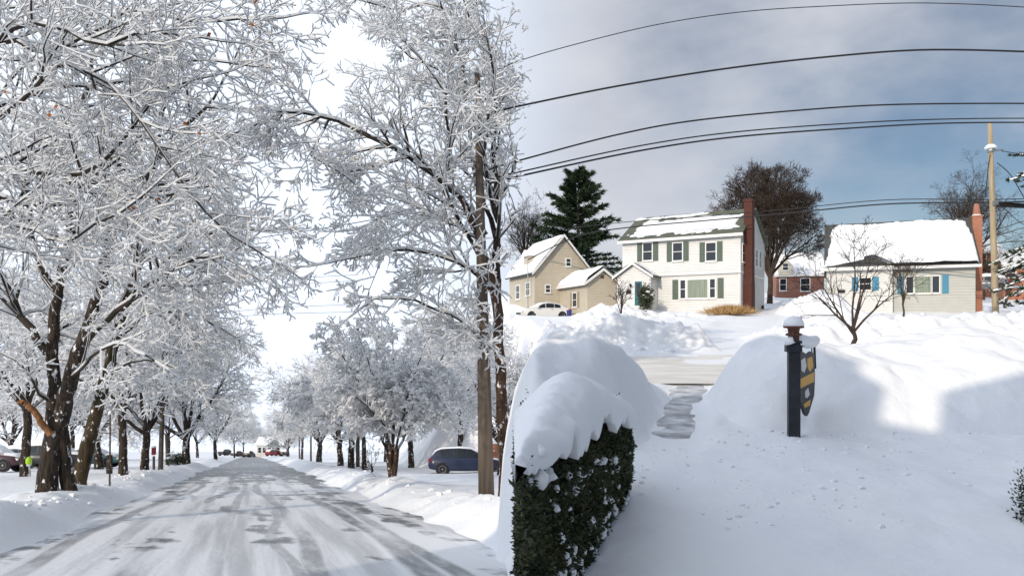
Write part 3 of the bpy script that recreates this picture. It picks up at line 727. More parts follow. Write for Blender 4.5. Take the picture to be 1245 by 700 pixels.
for args in (
    (PA, 176, 46, 'snowy tree with dark leaning trunk behind the leftmost roadside pole', 0.4, .95),
    (PB, 226, 66, 'snowy tree with thick brown trunk beside a green shrub on the left', 1.3, 1.25),
    (PA, 262, 100, 'farther snowy tree low forked trunk on the left near the street end', 2.2, 1.0),
    (PC, 30, 40, 'snowy tree behind the old dark tree by the left edge', 0.2, 1.15),
    (PB, 120, 56, 'snowy tree rising behind the brown leaning trunk', 3.0, 1.1),
    (PC, 150, 34, 'slender snowy tree between leaning trunk and leftmost pole', 4.4, 0.95),
    (PC, 205, 120, 'distant snowy tree behind the dark roadside post on the left', 5.4, 1.1),
    (PC, 88, 84, 'distant snowy tree behind the parked cars left of the leaning trunk', 5.0, 1.25),
    (PB, 12, 92, 'distant snowy tree above the snow covered grey car', 0.9, 1.2),
    (PB, 150, 112, 'distant snowy tree behind the thin stake on the left', 2.9, 1.2),
    (PA, 427, 58, 'right verge tree with mossy trunk, nearer of the pair left of ornamental tree', 0.9, 1.0),
    (PB, 414, 68, 'right verge tree with mossy trunk, farther of the pair left of ornamental tree', 2.6, 1.0),
    (PC, 443, 50, 'slim trunked snowy tree just left of the ornamental tree', 4.0, 0.8),
    (PB, 388, 86, 'snowy tree with thick dark trunk at the street bend on the right', 5.5, 1.15),
    (PC, 367, 120, 'distant slim snowy tree on the right near the street end', 0.3, 1.0),
    (PA, 500, 60, 'snowy tree behind the ornamental tree left of the dark blue car', 1.9, 0.95),
    (PC, 560, 56, 'snowy tree behind the dark blue car', 3.4, 1.0),
    (PB, 610, 42, 'snowy tree beside the embankment right of the dark blue car', 4.7, 0.8),
    (PA, 470, 90, 'far snowy tree rising above the ornamental tree', 0.7, 1.2),
    (PC, 285, 165, 'snowy tree left of the white house at the end of the street', 2.0, 1.0),
    (PB, 350, 165, 'snowy tree right of the white house at the end of the street', 1.0, 0.9),
    (PA, 318, 250, 'snowy tree behind the white house at the end of the street', 3.0, 1.0),
    (PB, 345, 225, 'snowy tree right behind the red car at the end of the street', 4.1, 1.0),
    (PC, 296, 215, 'snowy tree behind the dark cars at the end of the street', 4.6, 1.1),
    (PA, 240, 150, 'distant snowy tree left of the farther forked tree', 3.9, 1.1)):
    street_tree(*args)

# --- bare trees on the right
def bare_tree(seed, height, spread, kids, label, px, py, D, trunk_r, h_trunk, material='twig_brown', name='bare_tree', nl=8, up=(0.6, 1.35), wig=.16, rmin=0.008, trop=(0.04, 0.03, 0.02, 0.01), ang=(38, 40, 42, 42), gz=None, seg=(0.7, .5, .35, .25, .2), ratio=(.62, .55, .5, .5)):
    g = Grower(seed, kids=kids, trop=trop, wig=wig, rmin=rmin, ang=ang, seg=seg, ratio=ratio)
    rng = random.Random(seed)
    tr = stem([(0, 0, -0.6), (0, 0, .4), (0.05, 0, h_trunk*.6), (0, 0.03, h_trunk)], [trunk_r*1.3, trunk_r, trunk_r*.85, trunk_r*.75], .02, seed)
    for i in range(nl):
        az = i*2.4+rng.uniform(-.3, .3); el = rng.uniform(*up) if i else 1.5
        k = 1 - 0.25*math.cos(el)
        g.sprout((0, 0, h_trunk*rng.uniform(.75, 1)), (math.cos(az)*math.cos(el)*spread, math.sin(az)*math.cos(el)*spread, math.sin(el)), (height-h_trunk)*rng.uniform(.62, .75)*k, trunk_r*.55, 0)
    me = tree_meshes(g, tr, M['twig_brown'], M[material], 0, seed)
    x = xat(px, D); z = G(x, D) if gz is None else gz
    return place_tree(name, me, (x, D, z), label)
bare_tree(61, 16.2, 1.0, (9, 7, 6, 4), 'large bare round crowned tree behind the white two storey house', 936, 368, 73, .28, 3.2, nl=12, up=(.7, 1.45), rmin=.014, wig=.10, ang=(34, 36, 38, 38), ratio=(.55, .6, .68, .75))
bare_tree(62, 17.5, .6, (9, 7, 6, 3), 'bare oval tree rising behind the orange brick chimney', 1170, 360, 88, .35, 4.2, nl=8, up=(.85, 1.45))
bare_tree(63, 13.0, .5, (8, 6, 5, 3), 'grey bare trees standing left of the dark evergreen', 640, 360, 84, .25, 3.0, 'twig', nl=8, up=(.8, 1.4))
bare_tree(64, 8.5, 1.0, (8, 7, 5, 3), 'bare brown thicket tree behind the brick house', 985, 355, 104, .25, 1.5, nl=8)
bare_tree(65, 7.5, .9, (8, 6, 5, 3), 'bare dark tree between brick building and utility pole', 1195, 360, 84, .22, 1.6, nl=8)
bare_tree(66, 4.6, 1.0, (6, 5, 4), 'dark forked bare tree right of the utility pole', 1222, 360, 66, .12, .3, nl=4, up=(.7, 1.2))
bare_tree(67, 7.0, .9, (8, 6, 5, 3), 'bare tree behind the orange brick house at the right', 1232, 350, 100, .22, 1.6, nl=8)
# young saplings by the street
bare_tree(68, 4.1, .95, (6, 4, 3), 'young bare tree with spreading branches behind the long snow bank', 1037, 425, 19.6, .062, .9, nl=6, up=(.55, 1.2), wig=.12, rmin=.005, gz=1.0, seg=(.5, .4, .3, .25))
bare_tree(69, 4.9, .35, (7, 4, 2), 'slim upright bare sapling in front of the triple window', 1098, 386, 42.0, .06, 1.4, nl=6, up=(1.0, 1.4), wig=.08, rmin=.008)
bare_tree(70, 3.4, .5, (6, 3, 2), 'small bare sapling in front of the gabled porch', 755, 393, 38.5, .05, 1.2, nl=5, up=(.8, 1.35), wig=.1, rmin=.008)
bare_tree(71, 1.6, 1.0, (5, 4, 3), 'small bare shrub in front of the ornamental tree', 452, 585, 33, .03, .2, nl=5, up=(.5, 1.2), rmin=.006, name='bare_shrub')

# --- evergreens
def conifer(seed, H, Rb, n_wh, label, loc, snow=0.0, name='evergreen_tree', droop=-.15, tuft=.28, dens=1.0, gap=.0, power=.8):
    rng = random.Random(seed); nr = np.random.default_rng(seed); segs = []; tips = []; 
    for i in range(n_wh):
        f = (i+.5)/n_wh; z = H*(.10+.9*f); L0 = Rb*((1-f)**power)*1.0+.25
        for k in range(rng.randint(4, 6)):
            if rng.random() < gap: continue
            az = rng.uniform(0, 6.28); L = L0*rng.uniform(.65, 1.15); el = rng.uniform(-.1, .35)+.5*f
            p = (0, 0, z+rng.uniform(-.3, .3)); d = [math.cos(az)*math.cos(el), math.sin(az)*math.cos(el), math.sin(el)]; n = 6
            for j in range(n):
                d[2] += droop*L/n*.5+rng.uniform(-.06, .06); d = list(norm3(d)); q = (p[0]+d[0]*L/n, p[1]+d[1]*L/n, p[2]+d[2]*L/n)
                segs.append((*p, *q, .05*(1-j/n)+.012, .05*(1-(j+1)/n)+.012))
                if j >= 1:
                    for _ in range(max(1, int(5*dens))): tips.append((p[0]+(q[0]-p[0])*rng.random(), p[1]+(q[1]-p[1])*rng.random(), p[2]+(q[2]-p[2])*rng.random(), az, 1-.4*j/n))
                p = q
    root = empty(name, loc)
    tr = stem([(0, 0, -.5), (0, 0, H*.4), (0, 0, H)], [.3, .2, .03], 0, seed); V, F = tube_arrays(np.array(tr), 8); link('trunk', np_mesh('trunk', V, F, M['bark'], True), root)
    T = np.array(tips); N = 7; P = np.repeat(T[:, :3], N, 0); m = len(P)
    az = np.repeat(T[:, 3], N)+nr.normal(0, .8, m); el = nr.normal(.12, .38, m); d = np.stack([np.cos(az)*np.cos(el), np.sin(az)*np.cos(el), np.sin(el)], 1)
    s = np.cross(d, nr.normal(0, 1, (m, 3))); s /= np.linalg.norm(s, axis=1, keepdims=True); ln = tuft*(.6+.8*nr.random(m))*np.repeat(T[:, 4], N)
    V = np.stack([P - s*(.03+.05*tuft), P + s*(.03+.05*tuft), P + d*ln[:, None]], 1).reshape(-1, 3); F = np.arange(3*m).reshape(-1, 3)
    A = np.array(segs); V2, F2 = tube_arrays(A, 3)
    cr = np_mesh('crown', np.concatenate([V, V2]), [F, F2+len(V)], M['needle'], False); link('crown', cr, root)
    if snow:
        V, F = snow_arrays(A, nr, snow*6, .5, .9); tag(link('crown_snow', np_mesh('crown_snow', V, F, M['snow_soft'], True), root), kind='stuff')
    return tag(root, label, 'tree')
x = xat(703, 80); conifer(81, 14.0, 6.6, 28, 'tall dark evergreen behind the tan house', (x, 80, G(x, 80)), 0, droop=-.03, tuft=.75, gap=.14, power=.70, dens=2.0)
x = xat(1300, 44); conifer(82, 17, 4.3, 22, 'snow laden evergreen at the right edge beside the utility pole', (x, 44, G(x, 44)), .55, tuft=.4, gap=.25, droop=-.3, power=.6)

# ------------------------------------------------------------------ houses
class House:
    """local frame: x along the facade to the right, y into the house, z up; origin at the front-left corner"""
    def __init__(s, name, label, px_l, D_l, yaw, z0, cat='house', group=None):
        s.x0, s.y0, s.z0, s.yaw = xat(px_l, D_l), D_l, z0, yaw
        s.root = tag(empty(name, (s.x0, s.y0, z0), yaw), label, cat, group)
    def lx(s, px, off=0.0):
        """local x where the sight line through px meets the plane y = off"""
        k = (px - 622.5) / FPX; c, n = math.cos(s.yaw), math.sin(s.yaw)
        ox, oy = s.x0 - n*off, s.y0 + c*off
        return (k*oy - ox) / (c - k*n)
    def lz(s, px, py, off=0.0):
        x = s.lx(px, off); D = s.y0 + math.cos(s.yaw)*off + math.sin(s.yaw)*x
        return EYE + (HOR - py)/FPX*D - s.z0
    def ly(s, px, xx):
        """local y where the sight line through px meets the plane x = xx"""
        k = (px - 622.5) / FPX; c, n = math.cos(s.yaw), math.sin(s.yaw)
        return (k*(s.y0 + n*xx) - (s.x0 + c*xx)) / (-n - k*c)
    def box(s, name, b, m, parent=None): return MB().box(*b).build(name, m, parent or s.root)
    def window(s, x, z, w, h, y=0.0, face='front', shutters=None, pane='glass', panes=1, sash=True, sw=0.36, name='window', muntin=False):
        """x = centre along the wall, z = centre height, y = plane of the wall"""
        if face == 'front': X = lambda a, d: (a, y + d)
        elif face == 'right': X = lambda a, d: (y - d, a)
        else: X = lambda a, d: (y + d, a)
        def bx(a0, a1, d0, d1, z0, z1):
            p, q = X(a0, d0), X(a1, d1)
            return MB().box(min(p[0], q[0]), max(p[0], q[0]), min(p[1], q[1]), max(p[1], q[1]), z0, z1)
        t = 0.085
        f = MB(); x0, x1, z0, z1 = x-w/2, x+w/2, z-h/2, z+h/2
        def addb(m, *a):
            b = bx(*a); m.add(b.v, b.f)
        addb(f, x0-t, x0, -.06, .02, z0-t, z1+t); addb(f, x1, x1+t, -.06, .02, z0-t, z1+t)
        addb(f, x0, x1, -.06, .02, z1, z1+t); addb(f, x0, x1, -.06, .02, z0-t, z0)
        if sash: addb(f, x0, x1, -.045, .02, z-.025, z+.025)
        for k in range(1, panes): addb(f, x0+w*k/panes-.05, x0+w*k/panes+.05, -.05, .02, z0, z1)
        if muntin: addb(f, x-.02, x+.02, -.04, .02, z0, z1)
        win = f.build(name, M['white_paint'], s.root)
        bx(x0, x1, -.015, -.005, z0, z1).build('pane', M[pane] if isinstance(pane, str) else pane, win)
        bx(x0-t-.05, x1+t+.05, -.12, .02, z0-t-.05, z0-t).build('sill', M['white_paint'], win)
        if shutters:
            for sg in (-1, 1):
                c = x + sg*(w/2+t+sw/2+.02); m = MB(); addb(m, c-sw/2, c+sw/2, -.05, .01, z0-t, z1+t)
                for q in range(7):
                    zz = z0 + (z1-z0)*(q+.5)/7; addb(m, c-sw/2+.05, c+sw/2-.05, -.062, -.05, zz-.05, zz+.02)
                m.build('shutter', M[shutters], s.root)
        return win
def roof_slab(x0, x1, ye, ze, yr, zr, th=0.12):
    """one sloping slab from eave (ye, ze) to ridge (yr, zr)"""
    n = Vector((0, -(zr-ze), (yr-ye))).normalized()*th
    if n.z < 0: n = -n
    m = MB(); v = []
    for x in (x0, x1):
        v += [(x, ye, ze), (x, yr, zr), (x, yr+n.y, zr+n.z), (x, ye+n.y, ze+n.z)]
    return m.add(v, [(0, 1, 2, 3), (7, 6, 5, 4), (0, 4, 5, 1), (1, 5, 6, 2), (2, 6, 7, 3), (3, 7, 4, 0)])
def snow_on_slope(x0, x1, ye, ze, yr, zr, inner, th=0.16, seed=0, base=0.13, nx=60, ny=26, over=0.0):
    """snow blanket on a slope; inner(u, v) -> cover 0..1 (u along, v eave to ridge)"""
    u = np.linspace(0, 1, nx); v = np.linspace(0, 1, ny); U, Vv = np.meshgrid(u, v)
    X = x0+(x1-x0)*U; Y = ye+(yr-ye)*Vv; Z = ze+(zr-ze)*Vv
    n = np.array([0, -(zr-ze), (yr-ye)]); n = n/np.linalg.norm(n); n = n if n[2] > 0 else -n
    c = np.clip(inner(U, Vv) + 0.6*fbm(X, Y*1.3, 1.3, 4, seed), 0, 1)
    k = sstep(.35, .8, c); h = base + (th*(1+.35*fbm(X, Y, .7, 3, seed+4)))*k
    top = np.stack([X+n[0]*h, Y+n[1]*h, Z+n[2]*h], 2).reshape(-1, 3); f = grid_faces(nx, ny); kk = k.ravel()
    f = f[(kk[f] > .03).any(1)]
    low = np.stack([X+n[0]*(base-.05), Y+n[1]*(base-.05), Z+n[2]*(base-.05)], 2).reshape(-1, 3)
    V = np.where(kk[:, None] > .03, top, low)
    used = np.unique(f); rm = np.full(len(V), -1); rm[used] = np.arange(len(used))
    return np_mesh('roof_snow', V[used], rm[f], M['snow_soft'], True)
def rect_cover(a, b, c, d, e=.06):
    return lambda u, v: np.minimum(np.minimum(sstep(a-e, a+e, u), sstep(b+e, b-e, u)), np.minimum(sstep(c-e*1.5, c+e*1.5, v), sstep(d+e*1.5, d-e*1.5, v)))

# --- white two storey house with green shutters
def white_house():
    h = House('two_storey_house', 'white two storey house with green shutters and tall brick chimney', 758, 61.5, R(-31), 3.1)
    W, Dp, E, RZ = 9.6, 8.0, 6.45, 8.85
    w = MB().box(0, W, 0, Dp, -1.2, 3.55).build('wall', M['siding_white'], h.root)
    up = MB().box(-.02, W+.02, -.16, Dp, 3.55, E).prism([(-.16, E), (Dp, E), (Dp/2, RZ-.1)], 'x', .0, W).build('upper_wall', M['siding_white'], h.root)
    h.box('belt_board', (-.04, W+.04, -.19, Dp+.02, 3.44, 3.56), M['white_paint'])
    rf = roof_slab(-.3, W+.25, -.5, E-.12, Dp/2, RZ)
    b = roof_slab(-.3, W+.25, Dp+.4, E-.12, Dp/2, RZ); rf.add(b.v, b.f)
    roof = rf.build('roof', M['shingle_green'], h.root)
    h.box('fascia', (-.32, W+.27, -.56, -.44, E-.24, E-.02), M['white_paint'], roof)
    link('roof_snow', snow_on_slope(-.3, W+.25, -.5, E-.12, Dp/2, RZ, rect_cover(.09, .91, .18, .74, .10), .16, 5), roof)
    link('roof_snow', snow_on_slope(-.3, W+.25, -.5, E-.12, Dp/2, RZ, rect_cover(.02, .62, .88, .97, .06), .06, 8), roof)
    for px in (787.5, 824, 864.5): h.window(h.lx(px, -.16), h.lz(px, 306, -.16), .74, 1.36, -.16, shutters='shutter_green', sw=.42)
    cx = (h.lx(826)+h.lx(871))/2; bw = h.lx(871)-h.lx(826); zc = h.lz(848, 351)
    h.window(cx, zc, bw*.54, 1.42, 0, pane='curtain', sash=False, name='picture_window')
    for sg in (-1, 1): h.window(cx+sg*bw*.40, zc, bw*.13, 1.42, 0)
    for sg in (-1, 1):
        c = cx+sg*(bw/2+.33); h.box('shutter', (c-.23, c+.23, -.05, .01, zc-.78, zc+.78), M['shutter_green'])
    # side windows
    for a, zz in ((.7, 5.0), (4.9, 5.0), (6.3, 5.0)): h.window(a, zz, .8, 1.3, W+.02, face='right')
    # gabled entrance
    x0 = h.lx(750, -1.6); x1 = h.lx(791, -1.6); ez = h.lz(791, 335, -1.6); az = h.lz(770, 321, -1.6); xm = (x0+x1)/2
    po = MB().box(x0, x1, -1.6, -.002, -1.0, ez).prism([(x0, ez), (x1, ez), (xm, az-.08)], 'y', -1.6, -.002).build('entrance', M['siding_white'], h.root)
    def side(sgn):
        e = x0-.3 if sgn < 0 else x1+.3; ze = ez-.14
        return MB().prism([(e, ze), (xm, az+.02), (xm, az+.14), (e, ze+.13)], 'y', -1.85, 0)
    pr = side(-1); q = side(1); pr.add(q.v, q.f); prr = pr.build('entrance_roof', M['shingle_green'], h.root)
    for sgn in (-1, 1):
        e = x0-.3 if sgn < 0 else x1+.3; ze = ez-.14
        MB().prism([(e, ze-.06), (xm, az-.06), (xm, az+.14), (e, ze+.13)], 'y', -1.92, -1.85).build('rake_board', M['white_paint'], prr)
        n = 26; ys_ = np.linspace(-1.84, -.1, 14); ss = np.linspace(0.02, .96, n); S, Yy = np.meshgrid(ss, ys_)
        Xx = e+(xm-e)*S; Zz = ze+.14+(az-ze+.0)*S+.10*np.sin(np.clip(S*1.1, 0, 1)*np.pi)**.5*(1+.3*fbm(Xx*2, Yy*2, 1, 2, 4))
        link('roof_snow', np_mesh('roof_snow', np.stack([Xx.ravel(), Yy.ravel(), Zz.ravel()], 1), grid_faces(n, 14), M['snow_soft'], True), prr)
    dx0, dx1 = h.lx(772, -1.6), h.lx(781, -1.6); dz0 = h.lz(776, 371, -1.6); dz1 = h.lz(776, 342, -1.6)
    door = h.box('door', (dx0, dx1, -1.66, -1.59, dz0, dz1), M['door_teal'])
    h.box('pane', (dx0+.14, dx1-.14, -1.67, -1.655, dz0+.9, dz1-.15), M['glass'], door)
    MB().box(dx0-.1, dx0, -1.67, -1.59, dz0, dz1+.1).box(dx1, dx1+.1, -1.67, -1.59, dz0, dz1+.1).box(dx0, dx1, -1.67, -1.59, dz1, dz1+.1).build('frame', M['white_paint'], door)
    px = h.lx(764.5, -1.6); pz = h.lz(764, 355, -1.6); h.box('mailbox', (px-.2, px+.2, -1.72, -1.59, pz-.13, pz+.13), M['black'])
    px = h.lx(767, -1.6); pz = h.lz(767, 347, -1.6); MB().lathe([(.03, -.14), (.08, -.1), (.09, .06), (.03, .14)], 8, (px, -1.68, pz)).build('porch_lamp', M['black'], h.root)
    # chimney with stepped shoulder
    y0 = .75; zt = h.lz(914, 243, 1.2); cw = .62
    ch = MB().box(W+.03, W+.03+cw, y0-.12, y0+1.0, -1.2, 2.6).prism([(y0-.12, 2.6), (y0+1.0, 2.6), (y0+.88, 3.1), (y0, 3.1)], 'x', W+.03, W+.03+cw).box(W+.03, W+.03+cw, y0, y0+.88, 3.1, zt-.18).box(W-.02, W+.08+cw, y0-.05, y0+.93, zt-.18, zt).build('chimney', M['brick_dark'], h.root)
    MB().box(W+.12, W-.06+cw, y0+.15, y0+.73, zt, zt+.12).build('flue', M['black'], ch)
    h.box('downpipe', (W-.14, W-.06, -.12, -.02, -1, 3.4), M['white_paint'])
    h.box('meter_box', (W+.02, W+.16, 6.9, 7.2, .6, 1.2), M['black'])
    return h
HW = white_house()

# --- low house with blue shutters
def cape_house():
    h = House('low_house', 'low pale house with blue shutters and deep snow on its steep roof', 1007, 60.5, R(-22.5), 3.1)
    W = h.lx(1186); E = h.lz(1100, 324); Dp = 8.2; RZ = h.lz(1100, 270, Dp/2)
    xs_ = h.lx(1083)                      # the front-left block steps forward
    MB().box(xs_, W, 0, Dp, -1.2, E).prism([(0, E), (Dp, E), (Dp/2, RZ-.12)], 'x', 0.05, W-.02).build('wall', M['siding_grey'], h.root)
    MB().box(-.1, xs_-.02, -.75, Dp-.02, -1.2, E-.02).build('front_block', M['siding_white'], h.root)
    rf = roof_slab(-.25, W+.3, -.45, E-.1, Dp/2, RZ); b = roof_slab(-.25, W+.3, Dp+.4, E-.1, Dp/2, RZ); rf.add(b.v, b.f)
    roof = rf.build('roof', M['shingle_dark'], h.root)
    h.box('fascia', (xs_, W+.32, -.52, -.40, E-.24, E+.0), M['white_paint'], roof)
    h.box('fascia', (-.45, xs_+.1, -1.22, -1.1, E-.26, E+.0), M['white_paint'], roof)
    h.box('soffit', (-.45, xs_+.1, -1.1, -.3, E-.12, E-.02), M['white_paint'], roof)
    h.box('downpipe', (xs_-.02, xs_+.06, -.84, -.76, -1, E-.1), M['white_paint'])
    def cover(u, v):
        left = .0 + .045*np.clip((v-.12)/.5, 0, 1)**.8 + .06*np.clip((v-.78)/.2, 0, 1)
        right = .985 - .03*np.clip((v-.5)/.5, 0, 1) - .10*np.clip((v-.86)/.1, 0, 1)
        return np.minimum(np.minimum(sstep(left-.012, left+.02, u), sstep(right+.012, right-.015, u)), sstep(.95, .90, v))
    link('roof_snow', snow_on_slope(-.25, W+.3, -.55, E-.14, Dp/2, RZ, cover, .34, 15, nx=90, ny=40), roof)
    # low cross gable over the front block
    gx = h.lx(1046, -.9); gz = h.lz(1052, 314, -.6)
    MB().prism([(-.45, E), (xs_+.15, E), (gx+.9, gz)], 'y', -1.15, 1.4).build('cross_gable', M['shingle_dark'], roof)
    n, m = 44, 16; uu = np.linspace(-.48, xs_+.35, n); vv = np.linspace(-1.22, 1.6, m); U, Vv = np.meshgrid(uu, vv)
    pk = gx+.9; hz = np.where(U < pk, E+(gz-E)*np.clip((U+.45)/(pk+.45), 0, 1), E+(gz-E)*np.clip((xs_+.15-U)/(xs_+.15-pk), 0, 1))
    cv = np.where(U > pk-.6, 1, np.clip(sstep(-1.2, -.3, Vv - .6*(U-.0)/pk), 0, 1)); Zz = hz-.05+.28*cv*(1+.3*fbm(U, Vv, 1, 2, 9))
    link('roof_snow', np_mesh('roof_snow', np.stack([U.ravel(), Vv.ravel(), Zz.ravel()], 1), grid_faces(n, m), M['snow_soft'], True), roof)
    px = 1052; h.window(h.lx(px, -.75), h.lz(px, 345, -.75), .80, .92, -.75, shutters='shutter_blue', sw=.46)
    px = h.lx(1023, -.75); pz = h.lz(1023, 354, -.75); h.box('mailbox', (px-.26, px+.26, -.85, -.74, pz-.12, pz+.12), M['black'])
    c = (h.lx(1101)+h.lx(1143))/2; bw = h.lx(1143)-h.lx(1101); zc = h.lz(1122, 346)
    h.window(c, zc, bw*.46, 1.25, 0, pane='curtain', sash=False, name='picture_window')
    for sg in (-1, 1): h.window(c+sg*bw*.375, zc, bw*.19, 1.25, 0, sash=False)
    for sg in (-1, 1):
        q = c+sg*(bw/2+.36)
        m_ = MB().box(q-.22, q+.22, -.05, .01, zc-.72, zc+.72)
        for k in range(8): m_.box(q-.16, q+.16, -.062, -.05, zc-.62+k*.16, zc-.55+k*.16)
        m_.build('shutter', M['shutter_blue'], h.root)
    # tapered brick chimney at the right end
    y0 = Dp/2-1.0; zt = h.lz(1182, 262, y0); 
    ch = MB().box(W+.32, W+1.0, y0, y0+.7, -1, zt-.1).box(W+.28, W+1.04, y0-.04, y0+.74, zt-.1, zt).build('chimney', M['brick_orange'], h.root)
    MB().lathe([(.30, 0), (.24, .45), (.17, .95)], 10, (W+.66, y0+.35, zt)).build('chimney_pot', M['brick_orange'], ch)
    MB().lathe([(.36, -.02), (.33, .08), (.1, .13)], 10, (W+.66, y0+.35, zt)).build('snow_cap', M['snow_soft'], ch, True)
    return h
HC = cape_house()

# --- tan house with gable and projecting wing
def tan_house():
    h = House('tan_house', 'tan gabled house with a projecting wing beside the white car', 650, 66, R(20), 3.0)
    W, Lg = 5.5, 6.6; E = h.lz(650, 328); AZ = h.lz(688, 287)
    xm = W/2
    MB().box(0, W, 0, Lg, -1, E).prism([(0, E), (W, E), (xm, AZ-.1)], 'y', 0, Lg).build('wall', M['siding_tan'], h.root)
    def slope(sg, th=.13):
        e = -.35 if sg < 0 else W+.35; ze = E-.35*(AZ-E)/xm
        return MB().prism([(e, ze), (xm, AZ), (xm, AZ+th), (e, ze+th)], 'y', -.3, Lg+.3)
    r = slope(-1); q = slope(1); r.add(q.v, q.f); roof = r.build('roof', M['shingle_dark'], h.root)
    for sg in (-1, 1):
        e = -.35 if sg < 0 else W+.35; ze = E-.35*(AZ-E)/xm
        MB().prism([(e, ze-.1), (xm, AZ-.1), (xm, AZ+.13), (e, ze+.13)], 'y', -.38, -.30).build('rake_board', M['white_paint'], roof)
        n = 24; ss = np.linspace(.0, .98, n); yy = np.linspace(-.2, Lg+.2, 20); S, Yy = np.meshgrid(ss, yy)
        Xx = e+(xm-e)*S; th = (.26*np.clip(S*8, 0, 1)*np.clip((1-S)*6, .3, 1))*(1+.3*fbm(Xx*2, Yy, .8, 2, 7+sg))*np.clip((Yy+.4)*1.2, .2, 1)
        link('roof_snow', np_mesh('roof_snow', np.stack([Xx.ravel(), Yy.ravel(), (ze+.12+(AZ-ze)*S+th).ravel()], 1), grid_faces(n, 20), M['snow_soft'], True), roof)
    h.window(h.lx(691), h.lz(691, 319), .42, .62, 0); h.window(h.lx(666), h.lz(666, 351), .42, .60, 0)
    # long side facing left
    h.window(1.6, h.lz(650, 350), .9, 1.1, 0, face='left'); h.window(4.2, h.lz(650, 352), .9, 1.2, 0, face='left')
    # dormer on the left slope
    dz = E+.55; dm = MB().box(.35, 1.8, 2.1, 3.6, dz-.4, dz+1.0).build('dormer', M['siding_tan'], roof)
    MB().prism([(1.95, dz+.95), (3.75, dz+.95), (3.75, dz+1.05), (2.85, dz+1.55), (1.95, dz+1.05)], 'x', .1, 2.0).build('dormer_roof', M['snow_soft'], roof)
    # wing
    x0, x1, yf = h.lx(714, -5.6), h.lx(750, -5.6), -5.6; e = h.lz(714, 343, yf); a = h.lz(737, 328, yf); m_ = (x0+x1)/2
    MB().box(x0, x1, yf, -.002, -1, e).prism([(x0, e), (x1, e), (m_, a-.06)], 'y', yf, -.002).build('wing', M['siding_tan'], h.root)
    r = MB()
    for sg in (-1, 1):
        ee = x0-.3 if sg < 0 else x1+.3; ze = e-.12
        r.prism([(ee, ze), (m_, a), (m_, a+.12), (ee, ze+.12)], 'y', yf-.25, 0)
    wr = r.build('wing_roof', M['shingle_dark'], h.root)
    for sg in (-1, 1):
        ee = x0-.3 if sg < 0 else x1+.3; ze = e-.12
        MB().prism([(ee, ze-.1), (m_, a-.1), (m_, a+.12), (ee, ze+.12)], 'y', yf-.33, yf-.25).build('rake_board', M['white_paint'], wr)
        n = 20; ss = np.linspace(0, .99, n); yy = np.linspace(yf-.2, -.05, 22); S, Yy = np.meshgrid(ss, yy)
        Xx = ee+(m_-ee)*S; th = .24*np.clip(S*6, 0, 1)*(1+.3*fbm(Xx*2, Yy, .8, 2, 17+sg))
        link('roof_snow', np_mesh('roof_snow', np.stack([Xx.ravel(), Yy.ravel(), (ze+.11+(a-ze)*S+th).ravel()], 1), grid_faces(n, 22), M['snow_soft'], True), wr)
    h.box('fascia', (x0-.36, x0-.29, yf-.2, 0, e-.25, e-.02), M['white_paint'], wr)
    yc = h.ly(699, x0); h.window(yc, e-1.35, .8, 1.15, x0, face='left', shutters='shutter_tan', sw=.4)
    h.box('vent', (m_-.14, m_+.14, yf-.04, yf, e+.35, e+.6), M['sign_brown'])
    # service mast on the left corner
    mz = h.lz(644, 315); MB().tube([(-.45, .5, -1), (-.45, .5, mz)], .045, 6).build('service_mast', M['metal_grey'], h.root)
    return h
HT = tan_house()

# --- brick houses in the distance
def brick_house(name, label, px, D, yaw, wpx, eave, ridge, wins, material, z0=None, Dp=7.0, gable=None):
    x = xat(px, D); h = House(name, label, px, D, yaw, G(x, D)-.3 if z0 is None else z0)
    W = h.lx(px+wpx); E = h.lz(px+wpx/2, eave); RZ = h.lz(px+wpx/2, ridge, Dp/2)
    MB().box(0, W, 0, Dp, -1, E).prism([(0, E), (Dp, E), (Dp/2, RZ-.1)], 'x', 0, W).build('wall', M[material], h.root)
    rf = roof_slab(-.3, W+.3, -.4, E-.1, Dp/2, RZ); b = roof_slab(-.3, W+.3, Dp+.4, E-.1, Dp/2, RZ); rf.add(b.v, b.f); roof = rf.build('roof', M['shingle_dark'], h.root)
    h.box('fascia', (-.32, W+.32, -.48, -.38, E-.22, E), M['white_paint'], roof)
    link('roof_snow', snow_on_slope(-.3, W+.3, -.4, E-.1, Dp/2, RZ, rect_cover(.0, 1.0, .0, .98, .03), .22, 25), roof)
    for (a, b_, ww, hh) in wins: h.window(h.lx(a), h.lz(a, b_), ww, hh, 0)
    if gable:
        a, b_, t, bt = gable; g0, g1 = h.lx(a, -.6), h.lx(b_, -.6); gt = h.lz(a, t, -.6); gb = h.lz(a, bt, -.6); gm_ = (g0+g1)/2
        MB().box(g0, g1, -.6, 2.4, gb, (gb+gt)/2).prism([(g0, (gb+gt)/2), (g1, (gb+gt)/2), (gm_, gt)], 'y', -.6, 2.4).build('dormer', M['siding_cream'], roof)
        h.window((g0+g1)/2, (gb+gt)/2-.1, .6, .8, -.6)
    return h
brick_house('brick_house', 'small red brick house with snowy roof behind the driveway', 944, 92, R(-14), 58, 334, 309, [(952, 346, .7, 1.4), (979, 346, 1.0, 1.5)], 'brick_red', gable=(946, 964, 313, 334))
brick_house('brick_building', 'two storey red brick building right of the orange chimney', 1186, 92, R(-20), 30, 306, 292, [(1194, 315, .8, 1.1), (1194, 331, .8, 1.1), (1210, 315, .8, 1.1)], 'brick_red')
brick_house('brick_house', 'orange brick house behind the utility pole at the right edge', 1220, 86, R(-24), 40, 322, 306, [(1229, 332, .9, .9)], 'brick_orange')

